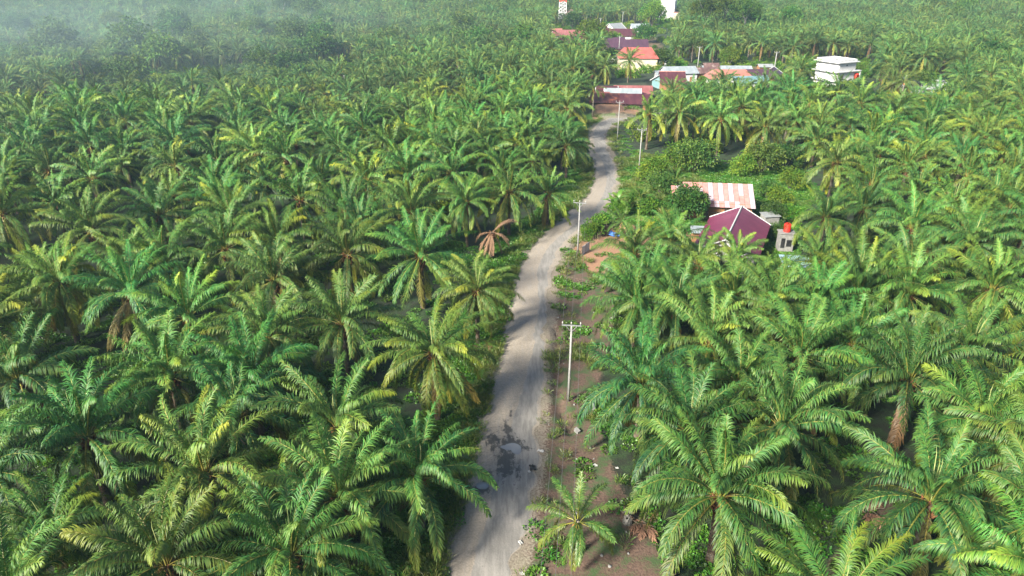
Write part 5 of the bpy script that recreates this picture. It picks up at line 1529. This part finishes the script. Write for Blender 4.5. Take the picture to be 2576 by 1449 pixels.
# white tower house and bluish far house
ctr = at(1678, 52)
zc = float(hill(ctr.x, ctr.y))
t = thing('tower_house', 'tall windowless white tower house above the far village', 'building', (ctr.x, ctr.y, zc), R(-20))
mb = MB(); bx(mb, -5.5, 5.5, -5, 5, -1, 15.0); mb.build('wall', M['white'], t)
mb = MB(); bx(mb, -6.0, -0.5, -5.6, 5.4, 15.0, 16.6); mb.build('rooftop_room', M['white'], t)
mb = MB(); bx(mb, 5.0, 10.0, -6.5, 2, -1, 6.5); mb.build('annex', M['cream'], t)
mb = MB(); bx(mb, 4.8, 10.2, -6.7, 2.2, 6.5, 6.9); mb.build('annex_slab', M['pink'], t)
for z_ in (5, 10):
    mb = MB(); bx(mb, -5.7, 5.7, -5.2, 5.2, z_, z_ + .3); mb.build('band', M['white'], t)
ctr = at(1483, 36)
gable('far_house', 'pale bluish house with tall openings behind the far palms', ctr.x, ctr.y, R(-5), 22, 10, 8.0, 1.5, 'zinc', 'white', wins=4)

# red and white lattice mast
ctr = at(1415, 52)
zc = float(hill(ctr.x, ctr.y))
t = thing('lattice_mast', 'red and white steel lattice mast rising from the far palms', 'mast', (ctr.x, ctr.y, zc))
M['mred'] = mat_plain('red_mast_paint', (0.50, 0.06, 0.03), (0.58, 0.09, 0.05), 2.0, 0.5, 0)
bands = [(0, 12.5, 'white'), (12.5, 24, 'mred'), (24, 36, 'white'), (36, 48, 'mred')]
for (z0, z1, mt) in bands:
    mb = MB()
    def hw(z_):
        return 3.0 - 2.1 * z_ / 48
    n = 5
    for i in range(n):
        za, zb = z0 + (z1 - z0) * i / n, z0 + (z1 - z0) * (i + 1) / n
        for q_ in range(4):
            sxa, sya = [(-1, -1), (1, -1), (1, 1), (-1, 1)][q_]
            sxb, syb = [(-1, -1), (1, -1), (1, 1), (-1, 1)][(q_ + 1) % 4]
            a, b = hw(za), hw(zb)
            mb.tube([(sxa * a, sya * a, za), (sxa * b, sya * b, zb)], .32, 4)
            mb.tube([(sxa * a, sya * a, za), (sxb * b, syb * b, zb)], .2, 4)
            mb.tube([(sxb * a, syb * a, za), (sxa * b, sya * b, zb)], .2, 4)
            mb.tube([(sxa * b, sya * b, zb), (sxb * b, syb * b, zb)], .2, 4)
    mb.build('mast_section', M[mt], t)

# ------------------------------------------------------------------ haze: even pale air round the camera and the whole scene
hzb = MB().box((0, 1650, 38), (6000, 4000, 90)).build('haze', [])
k = NT('haze')
k.t.nodes.remove(k.b)
pv = k.n('ShaderNodeVolumePrincipled')
pv.inputs['Color'].default_value = (0.50, 0.78, 1.0, 1)
pv.inputs['Density'].default_value = 0.0002
pv.inputs['Anisotropy'].default_value = 0.2
k.l(pv.outputs[0], k.out.inputs['Volume'])
hzb.data.materials.append(k.m)
tag(hzb, 'thin bluish haze lying over the whole plantation', 'haze', kind='stuff')

# a bluish smoke wisp rising far off, and a local patch of mist over the far palms
def smoke(name, loc, size, dens, scale, label, seed, soft):
    o = MB().box((0, 0, 0), (2, 2, 2)).build(name, [])
    o.location = loc
    o.scale = size
    k = NT(name)
    k.t.nodes.remove(k.b)
    pv = k.n('ShaderNodeVolumePrincipled')
    pv.inputs['Color'].default_value = (0.66, 0.88, 1.0, 1)
    tc = k.n('ShaderNodeTexCoord')
    mp = k.n('ShaderNodeMapping')
    mp.inputs['Location'].default_value = (seed, seed * 2, 0)
    k.l(tc.outputs['Object'], mp.inputs[0])
    nz = k.n('ShaderNodeTexNoise')
    nz.inputs['Scale'].default_value = scale
    nz.inputs['Detail'].default_value = 3.0
    k.l(mp.outputs[0], nz.inputs['Vector'])
    ln = k.n('ShaderNodeVectorMath', operation='LENGTH')
    k.l(tc.outputs['Object'], ln.inputs[0])
    fall = k.n('ShaderNodeMapRange', interpolation_type='SMOOTHSTEP')
    k.l(ln.outputs['Value'], fall.inputs[0])
    fall.inputs[1].default_value, fall.inputs[2].default_value, fall.inputs[3].default_value, fall.inputs[4].default_value = 1.0, 0.1, 0.0, 1.0
    d = k.math('MULTIPLY', fall.outputs[0], k.ramp(nz.outputs['Fac'], 0.5 - soft, 0.5 + soft))
    k.l(k.math('MULTIPLY', d, dens), pv.inputs['Density'])
    k.l(pv.outputs[0], k.out.inputs['Volume'])
    o.data.materials.append(k.m)
    tag(o, label, 'smoke', kind='stuff')
smoke('smoke', (-125, 235, 22), (150, 200, 23), 0.0020, 1.5, 'thin bluish mist drifting over the far palms away from the village', 1.3, 0.22)  # mist over the far palms, built as a separate volume
q_ = at(1188, 40)
smoke('smoke_wisp', (q_.x, q_.y, 22), (14, 14, 24), 0.05, 1.6, 'blue smoke wisp rising from the far palms beyond the olive tree', 4.1, 0.2)
cy.volume_step_rate = 2.0
cy.volume_max_steps = 48
